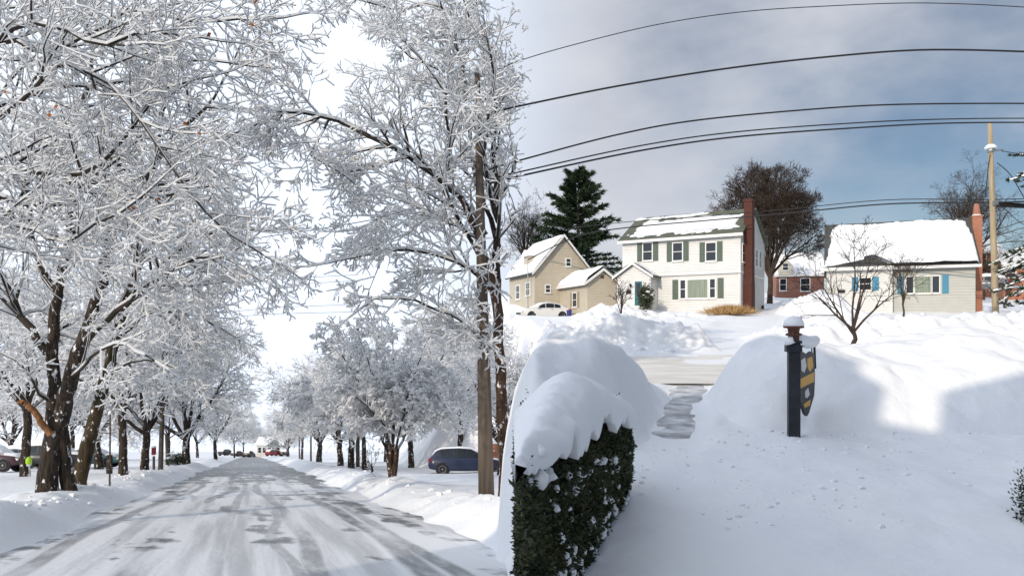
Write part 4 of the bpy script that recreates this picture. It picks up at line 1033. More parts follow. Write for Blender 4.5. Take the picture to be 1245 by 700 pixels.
# --- the tall house behind the viewer whose roof shades the near snow
def shading_house():
    s = math.sin(SUN_AZ), math.cos(SUN_AZ); p = (math.cos(SUN_AZ), -math.sin(SUN_AZ))
    c = Vector((-13.5*s[0] + 2.6*p[0], -13.5*s[1] + 2.6*p[1], -1.6))
    root = tag(empty('gabled_house', c, -SUN_AZ), 'tall gabled white house out of sight behind the viewer, shading the yard', 'house')
    gz = 0; W = 17.5; E = 8.6
    def wing(x0, x1, y0, y1, e, a):
        m = (x0+x1)/2; MB().box(x0, x1, y0, y1, -2, e).prism([(x0, e), (x1, e), (m, a-.1)], 'y', y0, y1).build('wall', M['siding_white'], root)
        r = MB()
        for sg in (-1, 1):
            q = x0-.5 if sg < 0 else x1+.5; ze = e-.25
            r.prism([(q, ze), (m, a), (m, a+.3), (q, ze+.3)], 'y', y0-.5, y1+.5)
        r.build('roof', M['shingle_dark'], root)
    MB().box(-9.8, 14, -8, 0, -2, 12.8).prism([(-8, 12.8), (0, 12.8), (-4, 16.4)], 'x', -9.8, 14).build('wall', M['siding_white'], root)
    rf = roof_slab(-10.1, 14.4, .5, 12.5, -4, 16.5); b = roof_slab(-10.1, 14.4, -8.5, 12.5, -4, 16.5); rf.add(b.v, b.f); rf.build('roof', M['shingle_dark'], root)
    wing(-9.4, -5.0, -5.5, 0, 15.6, 17.4); wing(-3.0, 7.0, -6, 0, 15.8, 19.2)
    MB().box(-6.1, -5.1, -4.4, -3.4, 12, 18.3).build('chimney', M['brick_dark'], root)
    return root
shading_house()
# the white house that closes the street
def end_house():
    D = 200; x = xat(327, D); h = House('white_cottage', 'small white house with green gable closing the end of the street', 312, D, 0, G(x, D))
    W = h.lx(343); MB().box(0, W, 0, 6, -1, 2.9).build('wall', M['siding_white'], h.root)
    rf = roof_slab(-.4, W+.4, -.4, 2.8, 3, 4.6); b = roof_slab(-.4, W+.4, 6.4, 2.8, 3, 4.6); rf.add(b.v, b.f); r = rf.build('roof', M['snow_soft'], h.root)
    MB().prism([(W*.4, 2.7), (W*.95, 2.7), (W*.68, 4.2)], 'y', -.9, 2).build('gable', M['shutter_green'], r)
    for k in (.12, .3, .5, .66, .85): h.window(W*k, 1.5, .8, 1.4, 0)
    h.box('door', (W*.74, W*.79, -.08, .0, 0, 2.1), M['red_paint'])
    return h
end_house()

# ------------------------------------------------------------------ cars
def car_meshes(kind, paint):
    """x forward, origin on the ground at the middle"""
    if kind == 'suv':
        Lh, st = 2.32, [(-2.30, .55, .98, .70), (-2.22, .40, 1.05, .84), (-1.9, .32, 1.08, .91), (-1.0, .26, 1.06, .94), (0, .25, 1.04, .95), (1.0, .26, 1.02, .94), (1.35, .28, 1.02, .93), (1.9, .34, .96, .88), (2.18, .42, .86, .80), (2.30, .50, .74, .66)]
        roof = [(-2.18, 1.04, .80, 1.06), (-1.85, 1.04, .84, 1.50), (-1.5, 1.05, .85, 1.63), (-.4, 1.04, .85, 1.68), (.35, 1.03, .84, 1.62), (.75, 1.02, .83, 1.42), (1.35, 1.00, .84, 1.03)]
        wr, wx = .36, (-1.40, 1.42)
    else:
        Lh, st = 2.28, [(-2.28, .50, .86, .68), (-2.18, .38, .96, .82), (-1.8, .30, .99, .88), (-1.0, .24, .97, .90), (0, .22, .95, .91), (1.0, .24, .92, .90), (1.5, .28, .88, .88), (1.95, .34, .80, .82), (2.2, .42, .70, .72), (2.28, .48, .62, .6)]
        roof = [(-1.95, .96, .72, .97), (-1.45, .96, .76, 1.22), (-.9, .95, .77, 1.40), (-.2, .95, .77, 1.46), (.3, .94, .76, 1.40), (.75, .92, .76, 1.18), (1.2, .91, .78, .93)]
        wr, wx = .32, (-1.36, 1.38)
    m = {}
    def loft(stn, prof):
        b = MB(); vs = []; k = None
        for s_ in stn: r = prof(s_); k = len(r); vs += r
        fs = []
        for i in range(len(stn)-1):
            for j in range(k): fs.append((i*k+j, i*k+(j+1) % k, (i+1)*k+(j+1) % k, (i+1)*k+j))
        fs += [tuple(range(k))[::-1], tuple(range((len(stn)-1)*k, len(stn)*k))]
        return b.add(vs, fs)
    def lower(s_):
        x, z0, z1, w = s_; zm = (z0+z1)/2; c = .07
        return [(x, -w+c, z0), (x, w-c, z0), (x, w-.02, z0+.1), (x, w, zm), (x, w-.03, z1-.12), (x, w-.10, z1-.02), (x, w-.25, z1), (x, -w+.25, z1), (x, -w+.10, z1-.02), (x, -w+.03, z1-.12), (x, -w, zm), (x, -w+.02, z0+.1)]
    def upper(s_):
        x, zb, w, zt = s_; t = (zt-zb); wt = w-.26*t
        return [(x, -w, zb-.04), (x, w, zb-.04), (x, wt, zt-.06*min(1, t*3)), (x, wt-.12, zt), (x, -wt+.12, zt), (x, -wt, zt-.06*min(1, t*3))]
    m['body'] = (loft(st, lower), paint, True); m['cabin'] = (loft(roof, upper), paint, True)
    # side glass: quads between pillars, a little proud of the cabin sides
    def side_pt(x, f):
        for a, b in zip(roof[:-1], roof[1:]):
            if a[0] <= x <= b[0]:
                t = (x-a[0])/(b[0]-a[0]); zb = a[1]+(b[1]-a[1])*t; w = a[2]+(b[2]-a[2])*t; zt = a[3]+(b[3]-a[3])*t; h = zt-zb
                z = zb+.04+(h-.14)*f; return w-.26*(z-zb), z
    m['windows'] = []
    spans = [(-1.62, -1.02), (-.92, .02), (.10, .95)] if kind == 'suv' else [(-1.25, -.72), (-.66, .05), (.12, .82)]
    for (a, b) in spans:
        for sg in (-1, 1):
            g = MB(); n = 4; vs = []
            for i in range(n+1):
                x = a+(b-a)*i/n; w0, z0 = side_pt(x, 0); w1, z1 = side_pt(x, 1); vs += [(x, sg*(w0+.012), z0), (x, sg*(w1+.012), z1)]
            vs2 = [(p[0], p[1]-sg*.02, p[2]) for p in vs]
            k = len(vs); fs = [(2*i, 2*i+2, 2*i+3, 2*i+1) for i in range(n)]
            fs += [tuple(k+q for q in f[::-1]) for f in fs] + [(0, 1, k+1, k), (k-2, 2*k-2, 2*k-1, k-1)]
            m['windows'].append(g.add(vs+vs2, fs))
    i0 = -3
    (xa, zba, wa, zta), (xb, zbb, wb, ztb) = roof[-3], roof[-1]
    def glass(xa, za, wa, xb, zb, wb, dx):
        return MB().add([(xa+dx, -wa, za), (xa+dx, wa, za), (xb+dx, wb, zb), (xb+dx, -wb, zb), (xa+dx*.3, -wa, za-.02), (xa+dx*.3, wa, za-.02), (xb+dx*.3, wb, zb-.02), (xb+dx*.3, -wb, zb-.02)],
                        [(0, 1, 2, 3), (7, 6, 5, 4), (0, 4, 5, 1), (1, 5, 6, 2), (2, 6, 7, 3), (3, 7, 4, 0)])
    m['windscreen'] = glass(xa+.06, zta-.05, wa-.26*(zta-zba)-.08, xb-.08, zbb+.05, wb-.1, .035)
    (xc, zbc, wc, ztc), (xd, zbd, wd, ztd) = roof[0], roof[2]
    m['rear_window'] = glass(xd-.1, ztd-.08, wd-.26*(ztd-zbd)-.08, xc+.08, zbc+.12, wc-.08, -.035)
    m['wheels'] = [(x, sg, wr, st) for x in wx for sg in (-1, 1)]
    m['st'] = st; m['roof'] = roof; return m
def build_car(name, label, kind, paint, loc, rz, pitch=0.0, snow=0.0, group=None, seed=0):
    m = car_meshes(kind, paint); root = tag(empty(name, loc), label, 'car', group)
    root.rotation_mode = 'ZYX' if False else 'XYZ'
    root.rotation_euler = (Matrix.Rotation(pitch, 4, 'X') @ Matrix.Rotation(rz, 4, 'Z')).to_euler()
    b = m['body']; body = b[0].build('body', paint, root, True); cab = m['cabin'][0].build('cabin', paint, root, False)
    for w in m['windows']: w.build('window', M['glass'], cab)
    m['windscreen'].build('windscreen', M['glass'], cab); m['rear_window'].build('rear_window', M['glass'], cab)
    for x, sg, wr, st in m['wheels']:
        w = np.interp(x, [s[0] for s in st], [s[3] for s in st]); y = sg*(w-.13)
        X = Matrix.Translation((x, y, wr)) @ Matrix.Rotation(R(-90*sg), 4, 'X')
        ar = MB().lathe([(wr*1.16, -.1), (wr*1.16, .135)], 20).build('wheel_arch', M['black'], root, False, X)
        wh = MB().lathe([(wr*.6, -.10), (wr*.94, -.10), (wr, -.06), (wr, .11), (wr*.94, .15), (wr*.66, .15), (wr*.64, .13)], 20).build('wheel', M['rubber'], root, False, X)
        rim = MB().lathe([(wr*.64, .10), (wr*.64, .145), (wr*.55, .125), (wr*.14, .13), (wr*.12, .155)], 12).build('rim', M['rim'], wh)
    zf = (st[-2][1]+st[-2][2])/2+.1; zr = st[1][2]-.16
    for sg in (-1, 1):
        MB().box(st[-2][0]-.12, st[-2][0]+.05, sg*.64-.16, sg*.64+.16, zf-.07, zf+.07).build('headlight', M['lamp_clear'], root)
        MB().box(st[1][0]-.04, st[1][0]+.22, sg*.70-.13, sg*.70+.13, zr-.16, zr+.1).build('tail_light', M['lamp_red'], root)
        MB().box(.78, .95, sg*.98-.07, sg*.98+.07, .98, 1.1).build('door_mirror', paint, root)
        MB().box(-.5, -.35, sg*.945-.012, sg*.945+.012, .86, .89).build('door_handle', M['black'], body)
    MB().box(st[-1][0]-.1, st[-1][0]+.03, -.5, .5, .42, .56).build('bumper_grille', M['black'], root)
    if snow:
        def sheet(stn, zf_, wf_):
            xs_ = np.linspace(stn[0], stn[1], 26); ysn = np.linspace(-1, 1, 13); U, Vv = np.meshgrid(xs_, ysn)
            Zb = zf_(U); Wb = wf_(U); e = np.clip((1-np.abs(Vv))*4, 0, 1)**.6*np.clip((U-stn[0])*5, 0, 1)**.5*np.clip((stn[1]-U)*5, 0, 1)**.5
            return np.stack([U.ravel(), (Vv*Wb).ravel(), (Zb-.03+e*snow*(1+.3*fbm(U*2, Vv*2, 1, 2, seed))).ravel()], 1), grid_faces(26, 13)
        rx_ = [r[0] for r in m['roof']]
        V, F = sheet((m['roof'][0][0], m['roof'][-1][0]), lambda u: np.interp(u, rx_, [r[3] for r in m['roof']]), lambda u: np.interp(u, rx_, [r[2]-.24*(r[3]-r[1])-.02 for r in m['roof']]))
        link('roof_snow', np_mesh('roof_snow', V, F, M['snow_soft'], True), root)
        V, F = sheet((m['roof'][-1][0]-.2, 2.2), lambda u: np.interp(u, [s[0] for s in st], [s[2] for s in st]), lambda u: np.interp(u, [s[0] for s in st], [s[3]-.12 for s in st]))
        link('bonnet_snow', np_mesh('bonnet_snow', V, F, M['snow_soft'], True), root)
    return root
def paint(name, c): return mat(name, c, 0.28, spec=0.6)
PB_ = paint('paint_blue', (0.012, 0.02, 0.055)); PW = paint('paint_white', (0.72, 0.70, 0.66)); PR = paint('paint_maroon', (0.06, 0.022, 0.03)); PG = paint('paint_grey', (0.16, 0.18, 0.20)); PRR = paint('paint_red', (0.22, 0.012, 0.03)); PK = paint('paint_black', (0.02, 0.022, 0.025))
LP = -math.atan(LG)
def left_car(name, label, kind, p, px, D, rz, snow=0, dz=0, seed=0, pitch=None):
    x = xat(px, D); return build_car(name, label, kind, p, (x, D, G(x, D)+dz), rz, LP if pitch is None else pitch, snow, None, seed)
left_car('parked_car', 'dark blue car parked sideways behind the right verge', 'suv', PB_, 566, 46.5, R(2), .10, -.12)
left_car('parked_car', 'maroon car cut off by the left edge of the picture', 'suv', PR, -16, 48, R(6), .16, .1)
left_car('parked_car', 'grey car under thick snow left of the lime post', 'sedan', PG, 24, 60, R(10), .26, .1, 3)
left_car('parked_car', 'dark car partly hidden behind the old dark tree', 'suv', PK, 66, 56, R(8), .2, .1, 5)
left_car('parked_car', 'pale teal car seen between the two left trunks', 'sedan', paint('paint_teal', (0.10, 0.2, 0.22)), 112, 60, R(8), .2, .1, 6)
left_car('parked_car', 'bright red car in front of the white house at the street end', 'suv', PRR, 333, 188, R(60), .1, 0, 7)
for i, (px, D, lab) in enumerate(((275, 196, 'leftmost dark car in the row at the street end'), (289, 194, 'second dark car from left in the row at the street end'), (303, 192, 'snow topped dark car just left of the white house at the street end'), (346, 190, 'dark car just right of the bright red car'))):
    left_car('parked_car', lab, 'suv', PK, px, D, R(70 + 9*i), .14, 0, 8+i)
x = xat(661, 63); build_car('parked_car', 'white saloon car parked in front of the tan house', 'sedan', PW, (x, 63, EYE+(HOR-387.5)/FPX*63-.05), R(180+18), .02, .05)
x = xat(1197, 76); build_car('parked_car', 'snow covered car beside the house with blue shutters', 'sedan', PG, (x, 76, EYE+(HOR-353)/FPX*76), R(150), 0, .28)

# ------------------------------------------------------------------ poles and wires
def pole(label, top, base, r0, r1, material, fit=None, name='utility_pole', extra=0.6):
    b = Vector(base); t = Vector(top); root = tag(empty(name, b), label, 'utility pole')
    d = t - b
    MB().tube([(0, 0, -extra), tuple(d*.33), tuple(d*.66), tuple(d)], [r0, r0*.67+r1*.33, r0*.33+r1*.67, r1], 12).build('shaft', M[material], root, True)
    if fit: fit(root, d)
    return root
# near pole on the right verge
D = 19.5; bx_ = xat(592, D); NB = Vector((bx_, D, G(bx_, D))); NT = at(580, 84, D)
def fit_near(root, d):
    MB().box(d.x*.37-.05, d.x*.37+.16, -.2, -.17, d.z*.37-.12, d.z*.37+.02).build('metal_tag', M['shutter_green'], root)
    for k in (.985, .895, .765, .735):
        c = d*k; MB().tube([(c.x+.05, c.y, c.z), (c.x+.22, c.y, c.z+.02)], [.05, .035], 8).build('insulator', M['metal_grey'], root)
pole('weathered brown utility pole standing in the snow on the right verge', NT, NB, .22, .065, 'pole_wood', fit_near)
# far pole beside the house with blue shutters
D2 = 48; bx_ = xat(1211, D2); FB = Vector((bx_, D2, G(bx_, D2))); FT = at(1203.5, 150, D2)
def fit_far(root, d):
    c = d*.86; MB().lathe([(.20, -.1), (.24, 0), (.24, .12), (.18, .16)], 10, tuple(c)).build('collar', M['metal_grey'], root)
    MB().lathe([(.34, 0), (.36, .10), (.22, .26), (.02, .32)], 12, (c.x, c.y, c.z+.14)).build('snow_cap', M['snow_soft'], root, True)
    MB().tube([tuple(c), (c.x+.75, c.y-.1, c.z+.05)], .05, 6).build('bracket', M['metal_grey'], root)
    c = d*.595; MB().tube([(c.x+.2, c.y-.25, c.z-.12), (c.x+1.9, c.y-.25, c.z-.2)], .16, 10).build('splice_case', M['black'], root)
    MB().box(c.x-.1, c.x+.2, c.y-.3, c.y-.15, c.z-.15, c.z+.12).build('clamp', M['metal_grey'], root)
pole('pale wooden utility pole beside the house with blue shutters', FT, FB, .21, .13, 'pole_pale', fit_far)
def small_pole(px, ytop, D, r, label, mt='pole_dark', lean=0):
    x = xat(px, D); t = at(px+lean, ytop, D)
    return pole(label, t, (x, D, G(x, D)), r, r*.75, mt)
small_pole(195, 480, 44, .15, 'leftmost dark utility pole among snowy trees', lean=3)
small_pole(435, 388, 62, .17, 'dark pole rising out of the snowy crowns on the right verge')
small_pole(378, 512, 100, .14, 'distant thin dark pole on the right, nearer one')
small_pole(364, 505, 125, .13, 'distant thin dark pole on the right, farther one')
small_pole(204, 528, 70, .16, 'short dark leaning post right of the leftmost utility pole', lean=-2)
def wire(label, pts, r=0.016, group='overhead wires', sub=10, name='power_line'):
    P = [Vector(p) for p in pts]; out = []
    for i in range(len(P)-1):
        p0 = P[max(i-1, 0)]; p1 = P[i]; p2 = P[i+1]; p3 = P[min(i+2, len(P)-1)]
        for j in range(sub):
            u = j/sub; out.append(0.5*((2*p1)+(p2-p0)*u+(2*p0-5*p1+4*p2-p3)*u*u+(3*p1-p0-3*p2+p3)*u**3))
    out.append(P[-1]); o = out[0]; root_pts = [tuple(q-o) for q in out]
    w = MB().tube(root_pts, r, 6).build(name, M['wire'], None, True); w.location = o
    return tag(w, label, 'wire', group)
def wpts(seq, Da, Db):
    a, b = seq[0][0], seq[-1][0]
    return [at(px, py, Da + (Db-Da)*(px-a)/(b-a)) for px, py in seq]
NA = NT - NB
wire('topmost thin wire arching across the upper right sky', [NB+NA*.985+Vector((.2, 0, 0))] + wpts([(632, 74), (700, 54), (800, 30), (900, 15), (1000, 8), (1120, 4), (1245, 9), (1330, 18)], 19.6, 21), .012)
wire('thick twisted wire, second from the top of the sky', [NB+NA*.895+Vector((.2, 0, 0))] + wpts([(632, 129), (750, 105), (880, 84), (1000, 70), (1120, 61), (1245, 63), (1330, 68)], 19.6, 21), .026)
wire('third wire from the top of the sky', [NB+NA*.765+Vector((.2, 0, 0))] + wpts([(632, 195), (750, 164), (850, 146), (1000, 132), (1100, 127), (1245, 126), (1330, 128)], 19.6, 24), .024)
wire('upper of the two close wires passing above the pale pole top', [NB+NA*.742+Vector((.2, 0, 0))] + wpts([(632, 209), (780, 177), (900, 160), (1050, 149), (1150, 145), (1245, 144), (1330, 145)], 19.6, 30), .022)
wire('lower of the two close wires passing above the pale pole top', [NB+NA*.732+Vector((.2, 0, 0))] + wpts([(632, 214), (780, 183), (900, 166), (1050, 155), (1150, 150), (1245, 149), (1330, 150)], 19.6, 30), .028)
mast = Vector(HT.root.location) + Vector((math.cos(HT.yaw)*-.45 - math.sin(HT.yaw)*.5, math.sin(HT.yaw)*-.45 + math.cos(HT.yaw)*.5, HT.lz(644, 315)))
c = FB + (FT-FB)*.60
wire('thick cable bundle crossing in front of the houses to the pale pole', [mast, at(700, 288, 63), at(760, 277, 60), at(860, 268, 57), at(960, 259, 54), at(1080, 248, 51), c, at(1300, 243, 46)], .05)
wire('thinner wire just above the cable bundle in front of the houses', [at(690, 278, 66), at(760, 270, 60), at(860, 263, 57), at(960, 254, 54), at(1080, 243, 51), FB+(FT-FB)*.615, at(1300, 240, 46)], .03)
wire('short wire from the snow capped collar to the right edge', [FB+(FT-FB)*.86+Vector((.7, 0, 0)), at(1245, 188, 46), at(1300, 196, 45)], .025)
wire('slanting service wire from the pale pole down to the right', [FB+(FT-FB)*.80+Vector((.4, 0, 0)), at(1228, 212, 46.5), at(1245, 240, 45), at(1275, 290, 43)], .028)
wire('sagging loop wire below the splice case on the pale pole', [c, at(1222, 255, 47), at(1240, 270, 46), at(1262, 282, 45)], .02)
wire('slack cable hanging on the left of the pale pole', [FB+(FT-FB)*.86, at(1201, 208, 47.6), at(1198, 240, 47.6)], .025)
wire('lone wire sloping across the white gap above the street', [at(200, 315, 34), at(300, 292, 32), at(390, 278, 30), at(478, 262, 28), at(560, 238, 22), NB+NA*.66], .018)
for k, (y0, y1) in enumerate(((343, 334), (352, 341), (376, 370), (383, 379))):
    wire('faint distant street wire low between the crowns, %s' % ('uppermost of four', 'second of four', 'third of four', 'lowest of four')[k], [at(230, y0+8, 60), at(310, y0, 61), at(350, (y0+y1)/2, 62), at(436, y1, 62)], .02)

# ------------------------------------------------------------------ sign post
def sign_post():
    D = 14.0; x = xat(965, D); z = G(x, D); root = tag(empty('sign_post', (x, D, z), R(-12)), 'black sign post with brown capped finial and snow on top', 'sign post')
    k = D/FPX; H = 2.05
    MB().box(-.105, .105, -.105, .105, -.6, H-.30).build('post', M['sign_post'], root)
    MB().box(-.15, .13, -.15, .13, H-.46, H-.33).box(-.13, .13, -.13, .13, H-.30, H-.25).build('collar', M['sign_post'], root)
    MB().lathe([(.10, H-.25), (.10, H-.16), (.15, H-.15), (.15, H-.12), (.10, H-.10), (.115, H-.02), (.19, H-.01), (.19, H+.03), (.05, H+.05)], 16).build('finial', M['sign_brown'], root)
    MB().lathe([(.19, H+.025), (.195, H+.06), (.17, H+.13), (.10, H+.20), (.02, H+.22)], 16).build('snow_cap', M['snow_soft'], root, True)
    MB().tube([(-.08, -.13, H-.30), (-.1, -.14, H-.24), (-.02, -.12, H-.12)], [.10, .085, .03], 10).build('snow_clump', M['snow_soft'], root, True)
    # arm and hanging board run back to the right
    d = Vector((math.sin(R(24)), math.cos(R(24)), 0)); a0 = Vector((.03, .08, H-.33)); L = 1.55
    arm = MB().tube([tuple(a0), tuple(a0+d*L)], .045, 8).build('arm', M['sign_post'], root)
    MB().tube([tuple(a0+d*(L*t)+Vector((0, 0, .07+.03*math.sin(t*7)))) for t in (0, .06, .2, .4, .6, .8, .95, 1.0)], [.05, .10, .125, .12, .13, .125, .11, .05], 12).build('snow_ridge', M['snow_soft'], arm, True)
    s = d.cross(Vector((0, 0, 1)))
    def P(u, v, o): return tuple(a0 + d*u + Vector((0, 0, v)) + s*o)
    out = [(.22, -.20), (.50, -.14), (.80, -.20), (1.10, -.14), (1.38, -.20), (1.40, -.75), (1.34, -1.05), (1.12, -1.22), (.95, -1.36), (.80, -1.42), (.65, -1.36), (.48, -1.22), (.28, -1.05), (.20, -.75)]
    n = len(out); b = MB(); b.add([P(u, v, -.025) for u, v in out] + [P(u, v, .025) for u, v in out], [tuple(range(n))[::-1], tuple(range(n, 2*n))] + [(i, (i+1) % n, n+(i+1) % n, n+i) for i in range(n)])
    board = b.build('hanging_board', M['sign_post'], root)
    def mark(poly, m, o):
        q = MB(); k = len(poly)
        q.add([P(u, v, o) for u, v in poly] + [P(u, v, o*.9) for u, v in poly], [tuple(range(k)), tuple(range(k, 2*k))[::-1]] + [(i, (i+1) % k, k+(i+1) % k, k+i) for i in range(k)])
        q.build('painted_mark', m, board)
    for o in (.031, -.031):
        mark([(.34, -.30), (.62, -.25), (.74, -.42), (.58, -.55), (.36, -.50)], M['sign_white'], o)
        mark([(.78, -.28), (1.15, -.24), (1.25, -.45), (1.0, -.55), (.80, -.46)], M['sign_yellow'], o)
        mark([(.28, -.66), (1.32, -.56), (1.32, -.76), (.28, -.84)], M['sign_yellow'], o)
        mark([(.62, -.92), (.85, -.86), (.98, -1.0), (.80, -1.06), (.64, -1.04)], M['sign_white'], o)
        mark([(.50, -1.16), (1.05, -1.10), (.98, -1.22), (.62, -1.24)], M['sign_yellow'], o)
    for u in (.35, 1.25): MB().tube([P(u, -.02, 0), P(u, -.17, 0)], .012, 6).build('hanger', M['black'], root)
    MB().tube([P(1.45, .0, 0), P(1.52, -.5, 0)], .025, 6).build('brace', M['black'], root)
    return root
sign_post()

# ------------------------------------------------------------------ hedge under snow
HX = [4.6, 5.0, 6.2, 7.5, 9.0, 10.3, 10.9]; HR = [0.03, 0.10, 0.36, 0.64, 1.10, 1.55, 1.66]      # right face of the hedge: x against y
def hedge_right(y): return np.interp(y, HX, HR)
def hedge_top(y): return np.interp(y, [4.6, 5.0, 7.5, 10.5, 11], [0.86, 0.84, 0.60, 0.42, 0.36])
def hedge():
    root = tag(empty('hedge', (0.5, 8, G(.8, 8))), 'dark green clipped hedge under a thick drooping cap of snow', 'hedge'); off = np.array([.5, 8, G(.8, 8)])
    nr = np.random.default_rng(4); n = 20000
    # sprigs through the outer shell: right face, left end, back
    y = nr.uniform(4.7, 10.8, n); xr = hedge_right(y); d = nr.exponential(.07, n); side = nr.random(n)
    gz = ground(np.clip(xr, .6, None)+.2, y); top = hedge_top(y)
    zf = nr.random(n); bulge = .10*np.sin(np.clip(zf, 0, 1)*np.pi) + .07*fbm(y, zf*1.5, 1.6, 3, 3)
    x = np.where(side < .80, xr - d + bulge, np.minimum(.07 + d, xr)); z = gz - .05 + (top - gz + .02)*zf
    back = nr.random(n) < .08; y = np.where(back, 10.75 - d, y); x = np.where(back, nr.uniform(.1, 1.55, n), x)
    P = np.stack([x, y, z], 1); out = np.stack([np.where(side < .8, .9, -.9), np.full(n, -.25), nr.normal(.25, .5, n)], 1) + nr.normal(0, .5, (n, 3)); out /= np.linalg.norm(out, axis=1, keepdims=True)
    P[:, 0] = np.maximum(P[:, 0], .055)
    N = 5; P = np.repeat(P, N, 0) + nr.normal(0, .018, (n*N, 3)); o = np.repeat(out, N, 0) + nr.normal(0, .55, (n*N, 3)); o /= np.linalg.norm(o, axis=1, keepdims=True)
    s = np.cross(o, nr.normal(0, 1, o.shape)); s /= np.linalg.norm(s, axis=1, keepdims=True); ln = nr.uniform(.025, .065, n*N)[:, None]; w = ln*.22
    V = np.stack([P, P+o*ln*.5+s*w, P+o*ln, P+o*ln*.5-s*w], 1).reshape(-1, 3) - off; F = np.arange(4*n*N).reshape(-1, 4)
    tag(link('foliage', np_mesh('foliage', V, F, M['hedge_leaf'], False), root), kind='stuff')
    # dark inner body of packed twigs
    yy = np.linspace(5.2, 10.7, 34); zz = np.linspace(0, 1, 10); prof = []
    for j in range(10):
        xr_ = np.maximum(hedge_right(yy) - .12, .04); g = ground(np.clip(hedge_right(yy), .6, None)+.2, yy)-.1; prof.append(np.stack([xr_, yy, g+(hedge_top(yy)-.03-g)*zz[j]], 1))
    prof.append(np.stack([np.full(34, .07), yy, hedge_top(yy)-.03], 1)); prof.append(np.stack([np.full(34, .07), yy, ground(np.full(34, .8), yy)-.3], 1))
    V = np.concatenate(prof) - off; F = grid_faces(34, 12); link('inner_twigs', np_mesh('inner_twigs', V, F, M['hedge_twig'], True), root)
    # snow cap: cushion over the top, draping unevenly down the right face
    ny, nx = 130, 46; yv = np.linspace(4.5, 11.0, ny); tv = np.linspace(0, 1, nx); T, Yv = np.meshgrid(tv, yv); xr_ = hedge_right(Yv); tp = hedge_top(Yv)
    drip = .03 + .24*np.clip(fbm(Yv, Yv*0, 2.3, 2, 61)+.35, 0, 1) + .14*np.clip(fbm(Yv, Yv*0, 5.5, 2, 65), 0, 1)
    a = np.clip(T/.70, 0, 1); b = np.clip((T-.70)/.30, 0, 1)
    wd = np.maximum(xr_ - .02, .03); crown = .74*np.sin(np.pi*np.clip(.10+.62*a, 0, 1))*np.clip(wd*1.3, .25, 1)*np.interp(Yv, [4.5, 7, 8.6, 10, 11], [.8, .9, .85, .5, .2])
    Xc = .02 + (wd+.10)*a + .05*np.sin(b*np.pi*.6); Zc = tp + crown + .07*fbm(Xc, Yv, 1.2, 3, 67) + .035*fbm(Xc, Yv, 5.0, 3, 68) - b*(drip + crown*.55) - .0
    Xc = Xc + b*.02 + .05*np.sin(b*np.pi)
    near = sstep(4.4, 5.7, Yv); ends = (.25+.75*near)*np.clip((11.0-Yv)*3, 0, 1)**.5; Zc = tp-.02 + (Zc-tp+.02)*ends; Xc = .02 + (Xc-.02)*(.35+.65*near)
    top = np.stack([Xc.ravel(), Yv.ravel(), Zc.ravel()], 1)
    # closing flap underneath
    Xi = Xc[:, -1]-.10; Zi = Zc[:, -1]+.03; und = np.stack([Xi, yv, Zi], 1); lf = np.stack([np.full(ny, .02), yv, tp[:, 0]-.12-.10*np.abs(fbm(yv, yv*0, 4.0, 3, 62))], 1)
    V = np.concatenate([top, und, lf]) - off; f = grid_faces(nx, ny); k = np.arange(ny-1); e = k*nx+nx-1; u0 = nx*ny
    f2 = np.stack([e, u0+k, u0+k+1, e+nx], 1); f3 = np.stack([k*nx, (k+1)*nx, u0+ny+k+1, u0+ny+k], 1)
    fan = np.array([[u0+ny, i+1, i] for i in range(nx-1)] + [[u0+ny, u0, nx-1]])
    link('snow_cap', np_mesh('snow_cap', V, [np.concatenate([f, f2, f3]), fan], M['snow_soft'], True), root)
    # clumps of snow lodged on the face
    rng = random.Random(8); mb = MB()
    for i in range(260):
        y_ = rng.uniform(5.5, 10.6) if i < 252 else rng.uniform(4.7, 5.8); f_ = rng.random()**1.2; g = G(max(.6, float(hedge_right(y_)))+.2, y_); t_ = float(hedge_top(y_))
        z_ = g+.05+(t_-g-.35)*f_ if i < 252 else t_-rng.uniform(.0, .22); x_ = float(hedge_right(y_))+rng.uniform(.0, .09); s_ = (rng.uniform(.015, .07) if i < 252 else rng.uniform(.04, .09))*(1 if rng.random() < .8 else 1.6)
        vs = []; fs = []
        for a_ in range(4):
            ph = (a_+.4)/4*math.pi
            for b_ in range(7):
                th = b_/7*2*math.pi; q = 1+rng.uniform(-.28, .28); vs.append((x_+math.sin(ph)*math.cos(th)*s_*q*.8-off[0], y_+math.sin(ph)*math.sin(th)*s_*1.4*q-off[1], z_+math.cos(ph)*s_*.7*q-off[2]))
        for a_ in range(3):
            for b_ in range(7): fs.append((a_*7+b_, (a_+1)*7+b_, (a_+1)*7+(b_+1) % 7, a_*7+(b_+1) % 7))
        fs += [tuple(range(7)), tuple(range(21, 28))[::-1]]; mb.add(vs, fs)
    tag(mb.build('snow_clump', M['snow_soft'], root, True), kind='stuff')
    return root
hedge()

